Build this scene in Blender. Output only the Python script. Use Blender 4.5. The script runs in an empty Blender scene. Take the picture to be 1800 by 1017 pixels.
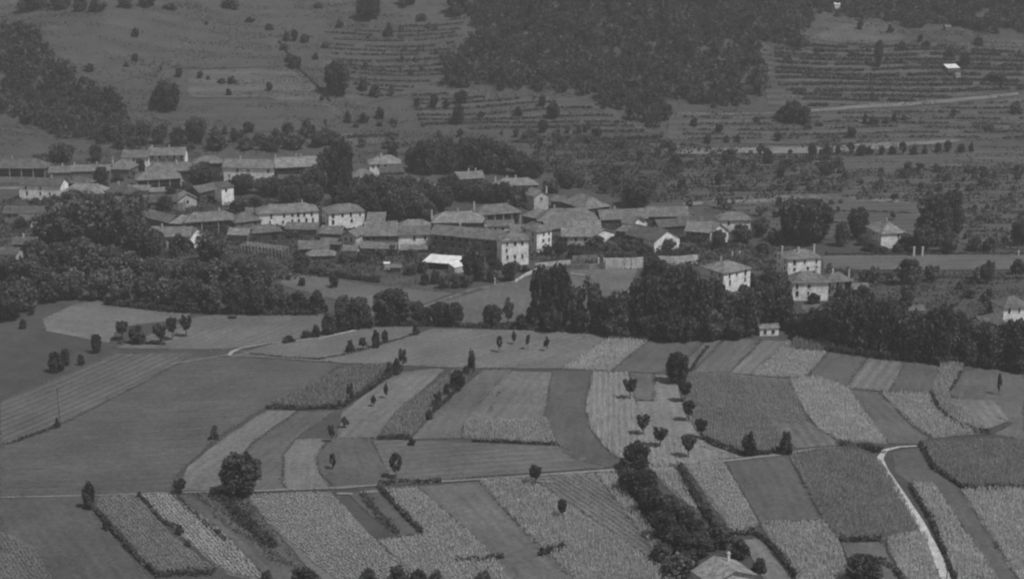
import bpy, bmesh, math, random
import numpy as np
from mathutils import Vector, Matrix
random.seed(7); rng = np.random.default_rng(7)
sc = bpy.context.scene
R = math.radians
# ------------------------------------------------------------------ camera, sky, sun, exposure
W, H, F = 1800.0, 1017.0, 2650.0          # photograph frame and focal length in its pixels
CH, PITCH = 156.0, math.atan(738.5/2650)
camd = bpy.data.cameras.new('camera'); cam = bpy.data.objects.new('camera', camd)
sc.collection.objects.link(cam); sc.camera = cam
cam.location = (0, 0, CH); cam.rotation_euler = (R(90)-PITCH, 0, 0)
camd.sensor_width = 36; camd.lens = 36*F/W; camd.clip_start = 1; camd.clip_end = 9000
SUN_EL, SUN_AZ = R(60), R(122)            # azimuth clockwise from the view direction
wd = bpy.data.worlds.new('World'); sc.world = wd; wd.use_nodes = True
nt = wd.node_tree; bg = nt.nodes['Background']
sky = nt.nodes.new('ShaderNodeTexSky'); sky.sky_type = 'NISHITA'; sky.sun_disc = False
sky.sun_elevation = SUN_EL; sky.sun_rotation = SUN_AZ
bw = nt.nodes.new('ShaderNodeRGBToBW')    # monochrome film
nt.links.new(sky.outputs[0], bw.inputs[0]); nt.links.new(bw.outputs[0], bg.inputs[0])
bg.inputs[1].default_value = 0.07
sd = bpy.data.lights.new('sun', 'SUN'); sun = bpy.data.objects.new('sun', sd); sc.collection.objects.link(sun)
sd.energy = 2.6; sd.angle = R(0.6); sd.color = (1, 1, 1)
S = Vector((math.sin(SUN_AZ)*math.cos(SUN_EL), math.cos(SUN_AZ)*math.cos(SUN_EL), math.sin(SUN_EL)))
sun.rotation_euler = S.to_track_quat('Z', 'Y').to_euler()
sc.view_settings.view_transform = 'Standard'; sc.view_settings.look = 'None'
sc.view_settings.exposure = 0.46; sc.view_settings.gamma = 1
sc.render.engine = 'CYCLES'; sc.cycles.filter_width = 2.2
# ------------------------------------------------------------------ helpers
col = sc.collection
def tag(o, label=None, cat=None, group=None, kind=None):
    if label: o['label'] = label
    if cat: o['category'] = cat
    if group: o['group'] = group
    if kind: o['kind'] = kind
    return o
def meshobj(name, verts, faces, mat, parent=None, smooth=False, mats=None, fmat=None):
    me = bpy.data.meshes.new(name)
    if isinstance(verts, np.ndarray) and isinstance(faces, np.ndarray):
        nv, nf, k = len(verts), len(faces), faces.shape[1]
        me.vertices.add(nv); me.vertices.foreach_set('co', verts.astype(np.float32).ravel())
        me.loops.add(nf*k); me.loops.foreach_set('vertex_index', faces.astype(np.int32).ravel())
        me.polygons.add(nf); me.polygons.foreach_set('loop_start', np.arange(0, nf*k, k, dtype=np.int32))
        me.update(calc_edges=True)
    else:
        me.from_pydata([tuple(v) for v in verts], [], faces)
    for m in (mats or [mat]): me.materials.append(m)
    if fmat is not None: me.polygons.foreach_set('material_index', np.array(fmat, dtype=np.int32))
    if smooth: me.polygons.foreach_set('use_smooth', [True]*len(me.polygons))
    o = bpy.data.objects.new(name, me); col.objects.link(o)
    if parent: o.parent = parent
    return o
def empty(name, loc, rz=0):
    o = bpy.data.objects.new(name, None); col.objects.link(o)
    o.location = loc; o.rotation_euler = (0, 0, rz); o.empty_display_size = .5
    return o
def sp(t, k): return k*np.logaddexp(0, t/k)
BUMPS = [(-300, 815, 65, 30, 7), (-250, 985, 70, 90, 9), (75, 1010, 75, 70, 13), (-330, 930, 60, 60, 10),
         (-130, 900, 60, 60, 4), (240, 960, 60, 50, 5), (40, 900, 50, 30, 3)]
def hgt(x, y):
    x = np.asarray(x, float); y = np.asarray(y, float)
    d0 = 845+0.04*x
    z = .045*sp(y-690, 18)+.25*sp(y-d0, 22)-.27*sp(y-1500, 60)
    for bx, by, sx, sy, a in BUMPS: z = z+a*np.exp(-((x-bx)/sx)**2-((y-by)/sy)**2)
    z = z+1.3*np.sin(x/62+.7)*np.cos(y/75)+.5*np.sin(x/31+y/44)
    z = z+2.5*sp(y-860, 30)/250*np.sin(x/55+y/80)+1.2*np.clip((y-870)/80, 0, 1)*np.sin(x/23+1.5*np.sin(y/47))
    return z
def hz(x, y): return float(hgt(x, y))
cp, spn = math.cos(PITCH), math.sin(PITCH)
def raydir(px, py):
    a = (px-W/2)/F; b = -(py-H/2)/F
    return Vector((a, cp+b*spn, -spn+b*cp))
TS = np.arange(280, 1700, 3.0)
def ray(px, py, dz=0.0):
    """ground point (raised by dz) that is seen at a place of the photograph"""
    d = raydir(px, py)
    zz = CH+d.z*TS-hgt(d.x*TS, d.y*TS)-dz
    i = int(np.argmax(zz < 0))
    if zz[i] >= 0: i = len(TS)-1
    lo, hi = TS[max(i-1, 0)], TS[i]
    for _ in range(14):
        m = (lo+hi)/2
        if CH+d.z*m-hz(d.x*m, d.y*m)-dz < 0: hi = m
        else: lo = m
    return Vector((d.x*hi, d.y*hi, CH+d.z*hi))
def mpp(P): return (P.y*cp-(P.z-CH)*spn)/F     # metres per photograph pixel at P
def inpoly(X, Y, poly):
    c = np.zeros(len(X), bool); n = len(poly)
    for i in range(n):
        x1, y1 = poly[i]; x2, y2 = poly[(i+1) % n]
        if y1 == y2: continue
        c ^= ((y1 > Y) != (y2 > Y)) & (X < (x2-x1)*(Y-y1)/(y2-y1)+x1)
    return c
def wpoly(pp): return [(v.x, v.y) for v in (ray(*p) for p in pp)]
# ------------------------------------------------------------------ materials
def newmat(name):
    m = bpy.data.materials.new(name); m.use_nodes = True
    t = m.node_tree; b = t.nodes['Principled BSDF']; b.inputs['Roughness'].default_value = .9
    b.inputs['Specular IOR Level'].default_value = .15
    return m, t, b
def N(t, typ, **kw):
    n = t.nodes.new(typ)
    for k, v in kw.items(): n.inputs[k].default_value = v
    return n
def mix_val(t, a, b, op='MULTIPLY'):
    n = t.nodes.new('ShaderNodeMath'); n.operation = op
    for i, v in enumerate((a, b)):
        if isinstance(v, (int, float)): n.inputs[i].default_value = v
        else: t.links.new(v, n.inputs[i])
    return n.outputs[0]
def rng_map(t, v, a, b, lo=.3, hi=.7):
    n = t.nodes.new('ShaderNodeMapRange'); n.clamp = True
    n.inputs[1].default_value = lo; n.inputs[2].default_value = hi
    n.inputs[3].default_value = a; n.inputs[4].default_value = b
    t.links.new(v, n.inputs[0]); return n.outputs[0]
def to_col(t, v, b):
    n = t.nodes.new('ShaderNodeCombineColor')
    for i in range(3): t.links.new(v, n.inputs[i])
    t.links.new(n.outputs[0], b.inputs['Base Color'])
def noise(t, scale, detail=4, vec=None, rough=.6):
    n = N(t, 'ShaderNodeTexNoise', Scale=scale, Detail=detail, Roughness=rough)
    if vec is None:
        tc = t.nodes.new('ShaderNodeTexCoord'); vec = tc.outputs['Object']
    t.links.new(vec, n.inputs['Vector']); return n.outputs['Fac']
def field_mat(name, tone, var=.12, stripe=0, ang=0, period=4.0, streak=.16):
    """ang = direction of the rows in the world"""
    m, t, b = newmat(name)
    tc = t.nodes.new('ShaderNodeTexCoord')
    def mapped(sx, sy):
        r_ = t.nodes.new('ShaderNodeMapping'); r_.inputs['Rotation'].default_value = (0, 0, -ang)
        q_ = t.nodes.new('ShaderNodeMapping'); q_.inputs['Scale'].default_value = (sx, sy, 1)
        t.links.new(tc.outputs['Object'], r_.inputs[0]); t.links.new(r_.outputs[0], q_.inputs[0]); return q_.outputs[0]
    v = rng_map(t, noise(t, .045, 4), 1-var*1.6, 1+var*1.6)
    v = mix_val(t, v, rng_map(t, noise(t, 1.0, 4, mapped(.06, .55), .7), 1-streak, 1+streak))
    v = mix_val(t, v, rng_map(t, noise(t, .7, 5, rough=.8), .66, 1.34))
    v = mix_val(t, v, rng_map(t, noise(t, 2.4, 4, rough=.85), .66, 1.34))
    if stripe:
        wv = N(t, 'ShaderNodeTexWave', Scale=.31/period, Distortion=1.4, Detail=3); wv.bands_direction = 'Y'
        wv.inputs['Detail Scale'].default_value = .6
        t.links.new(mapped(1, 1), wv.inputs['Vector'])
        v = mix_val(t, v, rng_map(t, wv.outputs['Fac'], 1-stripe, 1+stripe, 0, 1))
    v = mix_val(t, v, tone); to_col(t, v, b)
    bp = N(t, 'ShaderNodeBump', Strength=.9, Distance=.4)
    t.links.new(noise(t, .9, 6, rough=.8), bp.inputs['Height']); t.links.new(bp.outputs[0], b.inputs['Normal'])
    return m
def leaf_mat(name, tone, var=.25, rnd=.2, scale=.35, isl=.4, tr=.35):
    m = bpy.data.materials.new(name); m.use_nodes = True; t = m.node_tree; t.nodes.clear()
    out = t.nodes.new('ShaderNodeOutputMaterial'); df = t.nodes.new('ShaderNodeBsdfDiffuse'); tl = t.nodes.new('ShaderNodeBsdfTranslucent')
    mx = t.nodes.new('ShaderNodeMixShader'); mx.inputs[0].default_value = tr
    oi = t.nodes.new('ShaderNodeObjectInfo'); g = t.nodes.new('ShaderNodeNewGeometry')
    v = rng_map(t, oi.outputs['Random'], 1-rnd, 1+rnd, 0, 1)
    v = mix_val(t, v, rng_map(t, noise(t, scale, 3, g.outputs['Position']), 1-var, 1+var))
    v = mix_val(t, v, rng_map(t, g.outputs['Random Per Island'], 1-isl, 1+isl, 0, 1))
    v = mix_val(t, v, tone)
    n = t.nodes.new('ShaderNodeCombineColor')
    for i in range(3): t.links.new(v, n.inputs[i])
    for q in (df, tl): t.links.new(n.outputs[0], q.inputs['Color'])
    t.links.new(df.outputs[0], mx.inputs[1]); t.links.new(tl.outputs[0], mx.inputs[2]); t.links.new(mx.outputs[0], out.inputs['Surface'])
    return m
def wall_mat(name, tone, dirt=.3):
    m, t, b = newmat(name)
    v = rng_map(t, noise(t, .35, 5, rough=.7), 1-dirt*1.3, 1.08, .36, .6)
    v = mix_val(t, v, rng_map(t, noise(t, 1.4, 5, rough=.85), 1-dirt, 1.1, .36, .6))
    v = mix_val(t, v, tone); to_col(t, v, b); return m
def roof_mat(name, tone):
    m, t, b = newmat(name)
    oi = t.nodes.new('ShaderNodeObjectInfo')
    v = rng_map(t, oi.outputs['Random'], .86, 1.14, 0, 1)
    v = mix_val(t, v, rng_map(t, noise(t, .4, 5, rough=.75), .66, 1.34, .38, .62))
    v = mix_val(t, v, rng_map(t, noise(t, 1.5, 4, rough=.85), .62, 1.38, .38, .62))
    wv = N(t, 'ShaderNodeTexWave', Scale=1.1, Distortion=.6)
    tc = t.nodes.new('ShaderNodeTexCoord'); t.links.new(tc.outputs['Object'], wv.inputs['Vector'])
    v = mix_val(t, v, rng_map(t, wv.outputs['Fac'], .88, 1.1, 0, 1))
    v = mix_val(t, v, tone); to_col(t, v, b)
    bp = N(t, 'ShaderNodeBump', Strength=.5, Distance=.1)
    t.links.new(wv.outputs['Fac'], bp.inputs['Height']); t.links.new(bp.outputs[0], b.inputs['Normal'])
    return m
M = dict(
    white=wall_mat('whitewash', .86), pale=wall_mat('pale_plaster', .50), grey=wall_mat('grey_render', .17, .35),
    stone=wall_mat('rubble_stone', .22, .45), dark=wall_mat('dark_render', .08, .4), wood=wall_mat('weathered_wood', .10, .4),
    post=wall_mat('pale_post', .45), bright=wall_mat('white_sheet', .62, .18), glass=wall_mat('dark_opening', .02, .2),
    bark=wall_mat('bark', .06, .4),
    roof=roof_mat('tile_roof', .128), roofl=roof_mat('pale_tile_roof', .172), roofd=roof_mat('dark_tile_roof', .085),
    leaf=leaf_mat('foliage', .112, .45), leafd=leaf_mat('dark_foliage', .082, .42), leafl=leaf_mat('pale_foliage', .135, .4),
    rooff=roof_mat('painted_sun_tile_roof', .25),  # raised tone puts sun into the colour of a slope turned from it
    maize=leaf_mat('maize_leaf', .50, .12, .1, .2, .2, .5), maized=leaf_mat('green_maize_leaf', .335, .12, .1, .2, .2, .5),
    vine=leaf_mat('vine_leaf', .086, .3, .1, .3),
)
# ------------------------------------------------------------------ ground sheet
xs = np.unique(np.concatenate([np.arange(-2600, -700, 100), np.arange(-700, 700, 7.0), np.arange(700, 2601, 100)]))
ys = np.unique(np.concatenate([np.arange(-600, 240, 60), np.arange(240, 1300, 6.0), np.arange(1300, 4001, 90)]))
X, Y = np.meshgrid(xs, ys); Z = hgt(X, Y)
nx, ny = len(xs), len(ys)
idx = np.arange(nx*ny).reshape(ny, nx)
fc = np.stack([idx[:-1, :-1].ravel(), idx[:-1, 1:].ravel(), idx[1:, 1:].ravel(), idx[1:, :-1].ravel()], 1)
gm, t, b = newmat('valley_ground')
v = rng_map(t, noise(t, .012, 4), .84, 1.16)
v = mix_val(t, v, rng_map(t, noise(t, .12, 5, rough=.7), .78, 1.22))
v = mix_val(t, v, rng_map(t, noise(t, 1.1, 5, rough=.8), .72, 1.28))
v = mix_val(t, v, .063); to_col(t, v, b)
bp = N(t, 'ShaderNodeBump', Strength=.8, Distance=.6)
t.links.new(noise(t, .5, 6, rough=.8), bp.inputs['Height']); t.links.new(bp.outputs[0], b.inputs['Normal'])
g = meshobj('ground', np.stack([X.ravel(), Y.ravel(), Z.ravel()], 1), fc, gm, smooth=True); tag(g, kind='structure')
# ------------------------------------------------------------------ field sheets
def sheet(name, poly, mat, off, cell=10.0, jit=.35):
    pts = []
    if off > .25: cell = 4.0
    n = len(poly)
    for i in range(n):
        a = Vector(poly[i]); c = Vector(poly[(i+1) % n]); L = (c-a).length
        if L < .01: continue
        k = max(1, int(L/5)); pr = Vector((-(c-a).y, (c-a).x))/L
        for j in range(k):
            q = a+(c-a)*j/k
            if j: q = q+pr*random.uniform(-jit, jit)
            pts.append(q)
    bm = bmesh.new()
    f = bm.faces.new([bm.verts.new((q.x, q.y, 0)) for q in pts])
    bmesh.ops.triangulate(bm, faces=bm.faces[:])
    xa = [q.x for q in pts]; ya = [q.y for q in pts]
    for ax, lo, hi in ((0, min(xa), max(xa)), (1, min(ya), max(ya))):
        k = math.ceil(lo/cell)
        while k*cell < hi:
            co = [0, 0, 0]; no = [0, 0, 0]; co[ax] = k*cell; no[ax] = 1
            bmesh.ops.bisect_plane(bm, geom=bm.verts[:]+bm.edges[:]+bm.faces[:], plane_co=co, plane_no=no); k += 1
    for vv in bm.verts: vv.co.z = hz(vv.co.x, vv.co.y)+off
    for f in bm.faces:
        if f.normal.z < 0: f.normal_flip()
    bm.normal_update()
    for f in bm.faces:
        if f.normal.z < 0: f.normal_flip()
        f.smooth = True
    me = bpy.data.meshes.new(name); bm.to_mesh(me); bm.free(); me.materials.append(mat)
    o = bpy.data.objects.new(name, me); col.objects.link(o)
    return tag(o, kind='structure')
def strip(name, pts, width, mat, off):
    """a track or path along photograph points, width in metres (may be a list)"""
    w = [ray(*p) for p in pts]; n = len(w)
    # resample
    q, ww = [], []
    for i in range(n-1):
        k = max(1, int((w[i+1]-w[i]).length/4))
        for j in range(k):
            s = j/k; q.append(w[i].lerp(w[i+1], s))
            ww.append((width[i]*(1-s)+width[i+1]*s) if isinstance(width, list) else width)
    q.append(w[-1]); ww.append(width[-1] if isinstance(width, list) else width)
    V, Fc = [], []
    for i, p in enumerate(q):
        a = q[max(i-1, 0)]; c = q[min(i+1, len(q)-1)]
        d = Vector((c.x-a.x, c.y-a.y)).normalized(); pr = Vector((-d.y, d.x))
        for s in (-1, -.3, .3, 1):
            e = (ww[i]/2+random.uniform(-.12, .12)*(abs(s) == 1))*s
            x, y = p.x+pr.x*e, p.y+pr.y*e; V.append((x, y, hz(x, y)+off))
    for i in range(len(q)-1):
        for j in range(3):
            a = i*4+j; Fc.append((a, a+1, a+5, a+4))
    o = meshobj(name, V, Fc, mat, smooth=True)
    return tag(o, kind='structure')
D, Mm, L, C = .082, .105, .128, .15
# (outline in photograph pixels, tone, stripe strength, stripe angle, stripe period)
FIELDS = [
 ([(0,785),(105,748),(220,690),(345,625),(430,628),(600,640),(540,680),(465,716),(380,770),(310,835),(300,864),(0,872)], .078, .06, .9, 9),  # tone lowered to paint in the darkening at the left edge
 ([(0,705),(200,622),(345,620),(220,688),(105,745),(0,783)], .088, .22, .95, 7),  # darker tone also carries the left-edge darkening
 ([(75,560),(130,535),(180,527),(340,546),(330,560),(210,575),(190,603),(80,582)], .125, 0, 0, 4),
 ([(200,612),(345,557),(420,550),(565,552),(630,572),(560,590),(480,602),(400,614),(300,614)], .108, .08, .3, 9),
 ([(400,627),(480,604),(650,576),(735,574),(720,592),(600,625),(560,632)], .118, .06, .5, 9),
 ([(600,638),(560,633),(720,592),(760,578),(930,580),(1075,586),(1060,600),(985,647),(840,647),(770,645)], .118, .05, .2, 8),
 ([(987,648),(1082,588),(1135,590),(1140,600),(1070,653)], .16, 0, 0, 4),
 ([(1073,655),(1145,597),(1225,600),(1245,592),(1192,645),(1160,655)], .086, 0, 0, 4),
 ([(1192,650),(1250,590),(1275,592),(1213,652)], .112, 0, 0, 4),
 ([(1217,655),(1277,596),(1335,598),(1282,655)], .10, .08, 2.5, 3),
 ([(1284,656),(1340,598),(1385,600),(1322,658)], .12, .1, 2.5, 6),
 ([(1322,660),(1387,601),(1400,615),(1455,618),(1415,665)], .14, 0, 0, 4),
 ([(1417,665),(1460,617),(1525,625),(1485,682)], .085, 0, 0, 4),
 ([(1487,682),(1530,627),(1590,633),(1562,688)], .125, .14, .9, 9),
 ([(1564,688),(1592,635),(1655,640),(1636,690)], .082, 0, 0, 4),
 ([(1668,692),(1697,652),(1765,642),(1800,655),(1800,775),(1745,762),(1780,745)], .095, 0, 0, 4),
 ([(1665,700),(1750,705),(1775,740),(1740,752),(1700,745)], .135, .12, 2.4, 8),
 ([(310,862),(330,820),(400,765),(470,722),(520,722),(440,780),(400,830),(398,862)], .13, .05, .8, 6),
 ([(402,830),(447,780),(527,723),(590,722),(518,772),(497,800),(496,850),(500,860),(402,862)], .092, .06, .8, 8),
 ([(497,850),(498,800),(520,772),(580,770),(557,800),(560,830),(582,858),(510,861)], .13, .04, .5, 5),
 ([(562,830),(557,800),(582,770),(652,770),(690,850),(590,857)], .082, .05, .6, 6),
 ([(592,770),(602,722),(700,655),(775,647),(782,650),(700,720),(660,770)], .125, .08, .9, 5),
 ([(720,772),(800,690),(850,650),(900,650),(850,740),(815,745),(812,770)], .100, .07, .9, 8),
 ([(812,770),(817,742),(884,662),(902,652),(970,654),(958,735),(978,782),(890,777)], .122, .05, .8, 6),
 ([(972,652),(1040,652),(1028,718),(1040,760),(1062,788),(1095,815),(1078,824),(1000,805),(970,765),(957,730)], .078, 0, 0, 4),
 ([(1042,653),(1105,655),(1120,720),(1160,760),(1290,804),(1190,818),(1110,818),(1097,812),(1062,785),(1036,750),(1030,715)], .16, .12, 1.75, 2.4),
 ([(1107,655),(1150,657),(1150,703),(1117,703),(1113,700)], .094, 0, 0, 4),
 ([(1152,658),(1190,660),(1200,720),(1230,765),(1310,802),(1190,820),(1130,800),(1118,712),(1117,705),(1150,705)], .155, .06, 1.7, 3),
 ([(1205,656),(1290,656),(1350,740),(1388,780),(1385,795),(1320,800),(1230,765),(1200,710)], .12, .05, 1.5, 2),
 ([(1292,658),(1385,667),(1420,740),(1480,782),(1400,788),(1350,745)], .105, .14, 1.4, 3),
 ([(1387,668),(1440,665),(1490,683),(1560,780),(1480,777),(1440,755),(1415,725)], .16, 0, 0, 2),
 ([(1492,685),(1545,690),(1602,750),(1632,770),(1615,781),(1562,780),(1520,730)], .090, .05, .7, 6),
 ([(1547,691),(1632,692),(1660,735),(1735,762),(1640,770),(1602,745)], .15, 0, 0, 2),
 ([(652,772),(980,784),(1075,822),(692,850)], .102, .12, 2.4, 14),
 ([(0,876),(150,870),(165,900),(272,1030),(100,1030),(0,930)], .072, .06, .9, 9),  # left-edge darkening put into this tone as well
 ([(0,932),(60,962),(100,1030),(0,1030)], .10, 0, 0, 4),
 ([(175,870),(242,868),(300,940),(380,1005),(275,1010),(170,890)], .115, 0, 0, 4),
 ([(246,870),(306,868),(395,940),(480,1030),(400,1010),(320,945)], .128, .1, 1.9, 3),
 ([(310,870),(425,868),(500,955),(560,1030),(485,1030)], .088, .1, 2.2, 3),
 ([(427,870),(580,864),(662,950),(740,1030),(575,1030),(500,950)], .120, .06, 2.2, 6),
 ([(612,868),(665,857),(745,937),(700,942),(650,905)], .08, .1, 2.2, 3),
 ([(672,862),(732,856),(850,960),(910,1030),(742,1030),(662,950),(745,940)], .128, .06, 2.2, 6),
 ([(735,855),(840,847),(1020,1030),(910,1030),(850,960)], .10, .06, 2.2, 8),
 ([(842,846),(930,840),(1100,955),(1180,1005),(1190,1030),(1020,1030),(930,945)], .145, .05, 2.2, 5),
 ([(932,839),(1045,831),(1160,960),(1180,1000),(1100,952)], .118, .14, 2.2, 7),
 ([(1047,832),(1087,830),(1105,870),(1145,930),(1170,975),(1152,975),(1080,880)], .165, .05, 2.1, 3),
 ([(1137,822),(1190,822),(1232,905),(1205,885)], .155, .05, 2, 3),
 ([(1202,818),(1273,812),(1335,922),(1292,942)], .135, .05, 2, 3),
 ([(1275,812),(1385,800),(1445,912),(1337,919)], .082, .04, 2, 3),
 ([(1387,800),(1500,786),(1548,812),(1620,932),(1550,950),(1475,950),(1440,900)], .125, .08, 2, 4),
 ([(1337,922),(1447,915),(1475,952),(1500,1030),(1405,1030)], .13, .05, 2, 3),
 ([(1302,950),(1335,945),(1400,1030),(1350,1030)], .128, .05, 2, 3),
 ([(1480,955),(1550,952),(1565,985),(1582,1030),(1512,1030)], .10, 0, 0, 3),
 ([(1557,948),(1625,936),(1655,1030),(1588,1030)], .145, .05, 2, 3),
 ([(1568,795),(1616,786),(1635,822),(1690,860),(1720,900),(1795,1030),(1765,1030),(1640,848),(1600,850),(1572,830)], .084, .04, 2.1, 6),
 ([(1600,852),(1640,850),(1762,1030),(1680,1030),(1640,930)], .13, .08, 2.1, 3),
 ([(1622,779),(1800,777),(1860,857),(1690,857),(1640,825)], .13, 0, 0, 3),
 ([(1688,861),(1870,861),(1900,1030),(1797,1030)], .15, .05, 2, 3),
 # meadows and pale strips behind the trees and on the slopes
 ([(735,560),(780,530),(930,487),(945,490),(935,570),(810,572)], .098, 0, 0, 4),
 ([(500,478),(640,500),(800,515),(740,535),(640,560),(600,530),(490,500)], .10, .1, .2, 8),
 ([(1000,475),(1120,472),(1110,520),(1050,560),(1000,575)], .105, 0, 0, 4),
 ([(1447,450),(1880,448),(1880,474),(1700,476),(1447,474)], .135, .1, 1.5, 6),
 ([(1425,193),(1560,182),(1790,163),(1790,168),(1560,189),(1425,198)], .2, .1, 0, 5),
 ([(1190,198),(1420,197),(1425,200),(1190,202)], .15, 0, 0, 5),
 ([(1110,248),(1240,262),(1360,258),(1460,258),(1600,245),(1700,248),(1560,262),(1440,270),(1340,270),(1200,272)], .22, .15, 1.5, 6),
 ([(1490,290),(1800,288),(1800,297),(1490,302)], .21, .1, 1.5, 6),
 ([(1200,355),(1420,343),(1790,360),(1790,366),(1440,352),(1200,362)], .22, .1, 1.5, 6),
 ([(1420,68),(1500,35),(1570,42),(1590,70),(1520,78)], .115, 0, 0, 4),
 ([(330,125),(520,118),(560,155),(600,205),(470,172),(330,172)], .118, .15, 1.5, 12),
 ([(30,60),(180,18),(400,40),(480,60),(540,150),(520,118),(300,120),(160,160),(130,120)], .088, .05, 1.5, 20),
 ([(320,178),(560,178),(600,215),(560,232),(330,238),(250,190)], .088, .1, 1.5, 9),
 ([(600,235),(700,232),(690,250),(600,262)], .12, 0, 0, 4),
 ([(0,222),(110,245),(190,262),(160,300),(60,300),(0,290)], .088, 0, 0, 4),
 ([(1330,82),(1500,80),(1800,72),(1800,160),(1425,192),(1350,186)], .092, .3, 1.5, 7),
 ([(1180,202),(1420,203),(1800,172),(1800,245),(1460,256),(1170,246)], .100, .2, 1.5, 8),
 ([(1180,274),(1480,272),(1800,262),(1800,440),(1700,430),(1380,420),(1330,380),(1200,352)], .100, .25, 1.5, 7),
 ([(740,150),(930,165),(1060,185),(1160,235),(980,225),(740,215)], .10, .12, 1.5, 9),
 ([(560,60),(820,25),(780,110),(770,150),(620,190),(560,120)], .09, .12, 1.5, 9),
]
for i, (p, tone, st, an, pe) in enumerate(FIELDS):
    far = np.mean([q[1] for q in p]) < 470
    wp = wpoly(p); e = [(math.hypot(wp[k][0]-wp[k-1][0], wp[k][1]-wp[k-1][1]), math.atan2(wp[k][1]-wp[k-1][1], wp[k][0]-wp[k-1][0])) for k in range(len(wp))]
    an = 0.03 if far else max(e)[1]
    sheet('field', wp, field_mat('field_soil', tone*(.74 if far else 1.10), .12, st*.8, an, pe if far else min(pe, 3.2)), (.30 if far else .10)+.006*(i % 9))
pathm = field_mat('trodden_dust', .42, .06)
trackm = field_mat('track_dust', .19, .1)
strip('path', [(1690,1060),(1662,1017),(1645,970),(1615,915),(1580,862),(1556,826),(1546,806),(1555,792),(1580,786),(1612,784)], [2.6,2.5,2.3,2.1,1.9,1.8,1.8,1.6,1.0,.6], pathm, .22)
strip('track', [(0,874),(300,866),(470,862),(600,857),(680,851),(860,842),(1080,826)], [.8,.9,1.2,1.7,1.1,1.1,1.6], trackm, .20)
strip('track', [(1190,819),(1300,807),(1380,798),(1430,789),(1500,785)], [.5,1.6,1.8,.9,.5], trackm, .20)
strip('track', [(300,640),(400,624),(420,616),(470,628),(560,634),(600,636)], .9, trackm, .2)
strip('track', [(403,625),(408,618),(425,612),(470,604),(520,599),(570,594)], [1.3,1.5,1.1,.8,.6,.4], field_mat('lane_dust', .30, .1), .24)
strip('track', [(560,596),(640,577),(655,571),(675,561)], [.5,1,1.6,1.6], pathm, .24)
strip('road', [(675,560),(745,540),(826,510),(900,497),(945,477),(1000,463)], 1.5, trackm, .2)
for p in ([(592,868),(620,868)], [(633,866),(664,864)], [(944,846),(976,848)]):
    strip('bare_earth', p, 1.2, trackm, .24)
# ------------------------------------------------------------------ leaf geometry
def leafquads(P, size, flat=.0, up=0.0, zs=1.0):
    """one small quad per point, random orientation"""
    n = len(P); a = rng.normal(size=(n, 3)); a[:, 2] *= (1-flat)
    a /= np.linalg.norm(a, axis=1)[:, None]+1e-9
    b_ = rng.normal(size=(n, 3)); b_[:, 2] += up
    b_ -= a*(a*b_).sum(1)[:, None]; b_ /= np.linalg.norm(b_, axis=1)[:, None]+1e-9
    s = (size*rng.uniform(.6, 1.4, n))[:, None]
    a = a*np.array([1, 1, zs]); b_ = b_*np.array([1, 1, zs])
    V = np.stack([P-a*s-b_*s*.6, P+a*s-b_*s*.8, P+a*s*.8+b_*s*.8, P-a*s*.7+b_*s], 1).reshape(-1, 3)
    return V, np.arange(4*n).reshape(-1, 4)
def crown_points(nc, n, shape, z0, z1, rad, crad, skew=0):
    """points on the shells of many small clumps spread through a crown of unit radius"""
    C_ = []
    while len(C_) < nc:
        p = rng.uniform(-1, 1, 3)
        r = np.linalg.norm(p)
        r = (abs(p[0])**2.3+abs(p[1])**2.3+abs(p[2])**2.6)
        if r > 1 or r < .22: continue
        z = (p[2]+1)/2
        w = {'round': 1.0, 'vase': .55+.6*z, 'cone': 1.1-.7*z, 'poplar': .9-.35*z, 'bush': 1.1-.25*z}[shape]
        C_.append((p[0]*w*rad, p[1]*w*rad, z0+(z1-z0)*z))
    C_ = np.array(C_); k = rng.integers(0, nc, n)
    d = rng.normal(size=(n, 3)); d /= np.linalg.norm(d, axis=1)[:, None]
    rr = (crad*rng.uniform(.75, 1.2, nc))[k][:, None]
    P = C_[k]+d*rr*rng.uniform(.6, 1.1, (n, 1))*np.array([1, 1, (z1-z0)*.75])
    P[:, 2] = np.maximum(P[:, 2], .02)
    return P
def tube(V, Fc, a, b_, r0, r1, n=6):
    a, b_ = Vector(a), Vector(b_); d = (b_-a).normalized()
    u = d.orthogonal().normalized(); w = d.cross(u); k = len(V)
    for c, r in ((a, r0), (b_, r1)):
        for i in range(n):
            t_ = 2*math.pi*i/n; V.append(c+u*math.cos(t_)*r+w*math.sin(t_)*r)
    for i in range(n): Fc.append((k+i, k+(i+1) % n, k+n+(i+1) % n, k+n+i))
def make_template(shape, trunk_h, nc, n, size, crad, z1=1.0, rad=.8):
    P = crown_points(nc, n, shape, trunk_h, z1-.06, rad*.78, crad)
    Vc, Fcs = leafquads(P, size, zs=.48)
    # trees are non-uniformly scaled: x,y unit = crown radius, z unit = height
    V, Fc = [], []
    tr = .07
    tube(V, Fc, (0, 0, -.06), (.02, .02, trunk_h+.08), tr, tr*.65)
    for i in range(6):
        a = i*1.05+random.random(); e = random.uniform(.3, .6)
        tube(V, Fc, (.02, .02, trunk_h+random.uniform(-.02, .15)), (e*math.cos(a), e*math.sin(a), trunk_h+(1-trunk_h)*random.uniform(.35, .8)), tr*.5, tr*.12, 5)
    return (Vc, Fcs), (V, Fc)
TPL = {}
def get_mesh(name, vf, mat):
    o = meshobj(name, vf[0], vf[1], mat); me = o.data; bpy.data.objects.remove(o); return me
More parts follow.
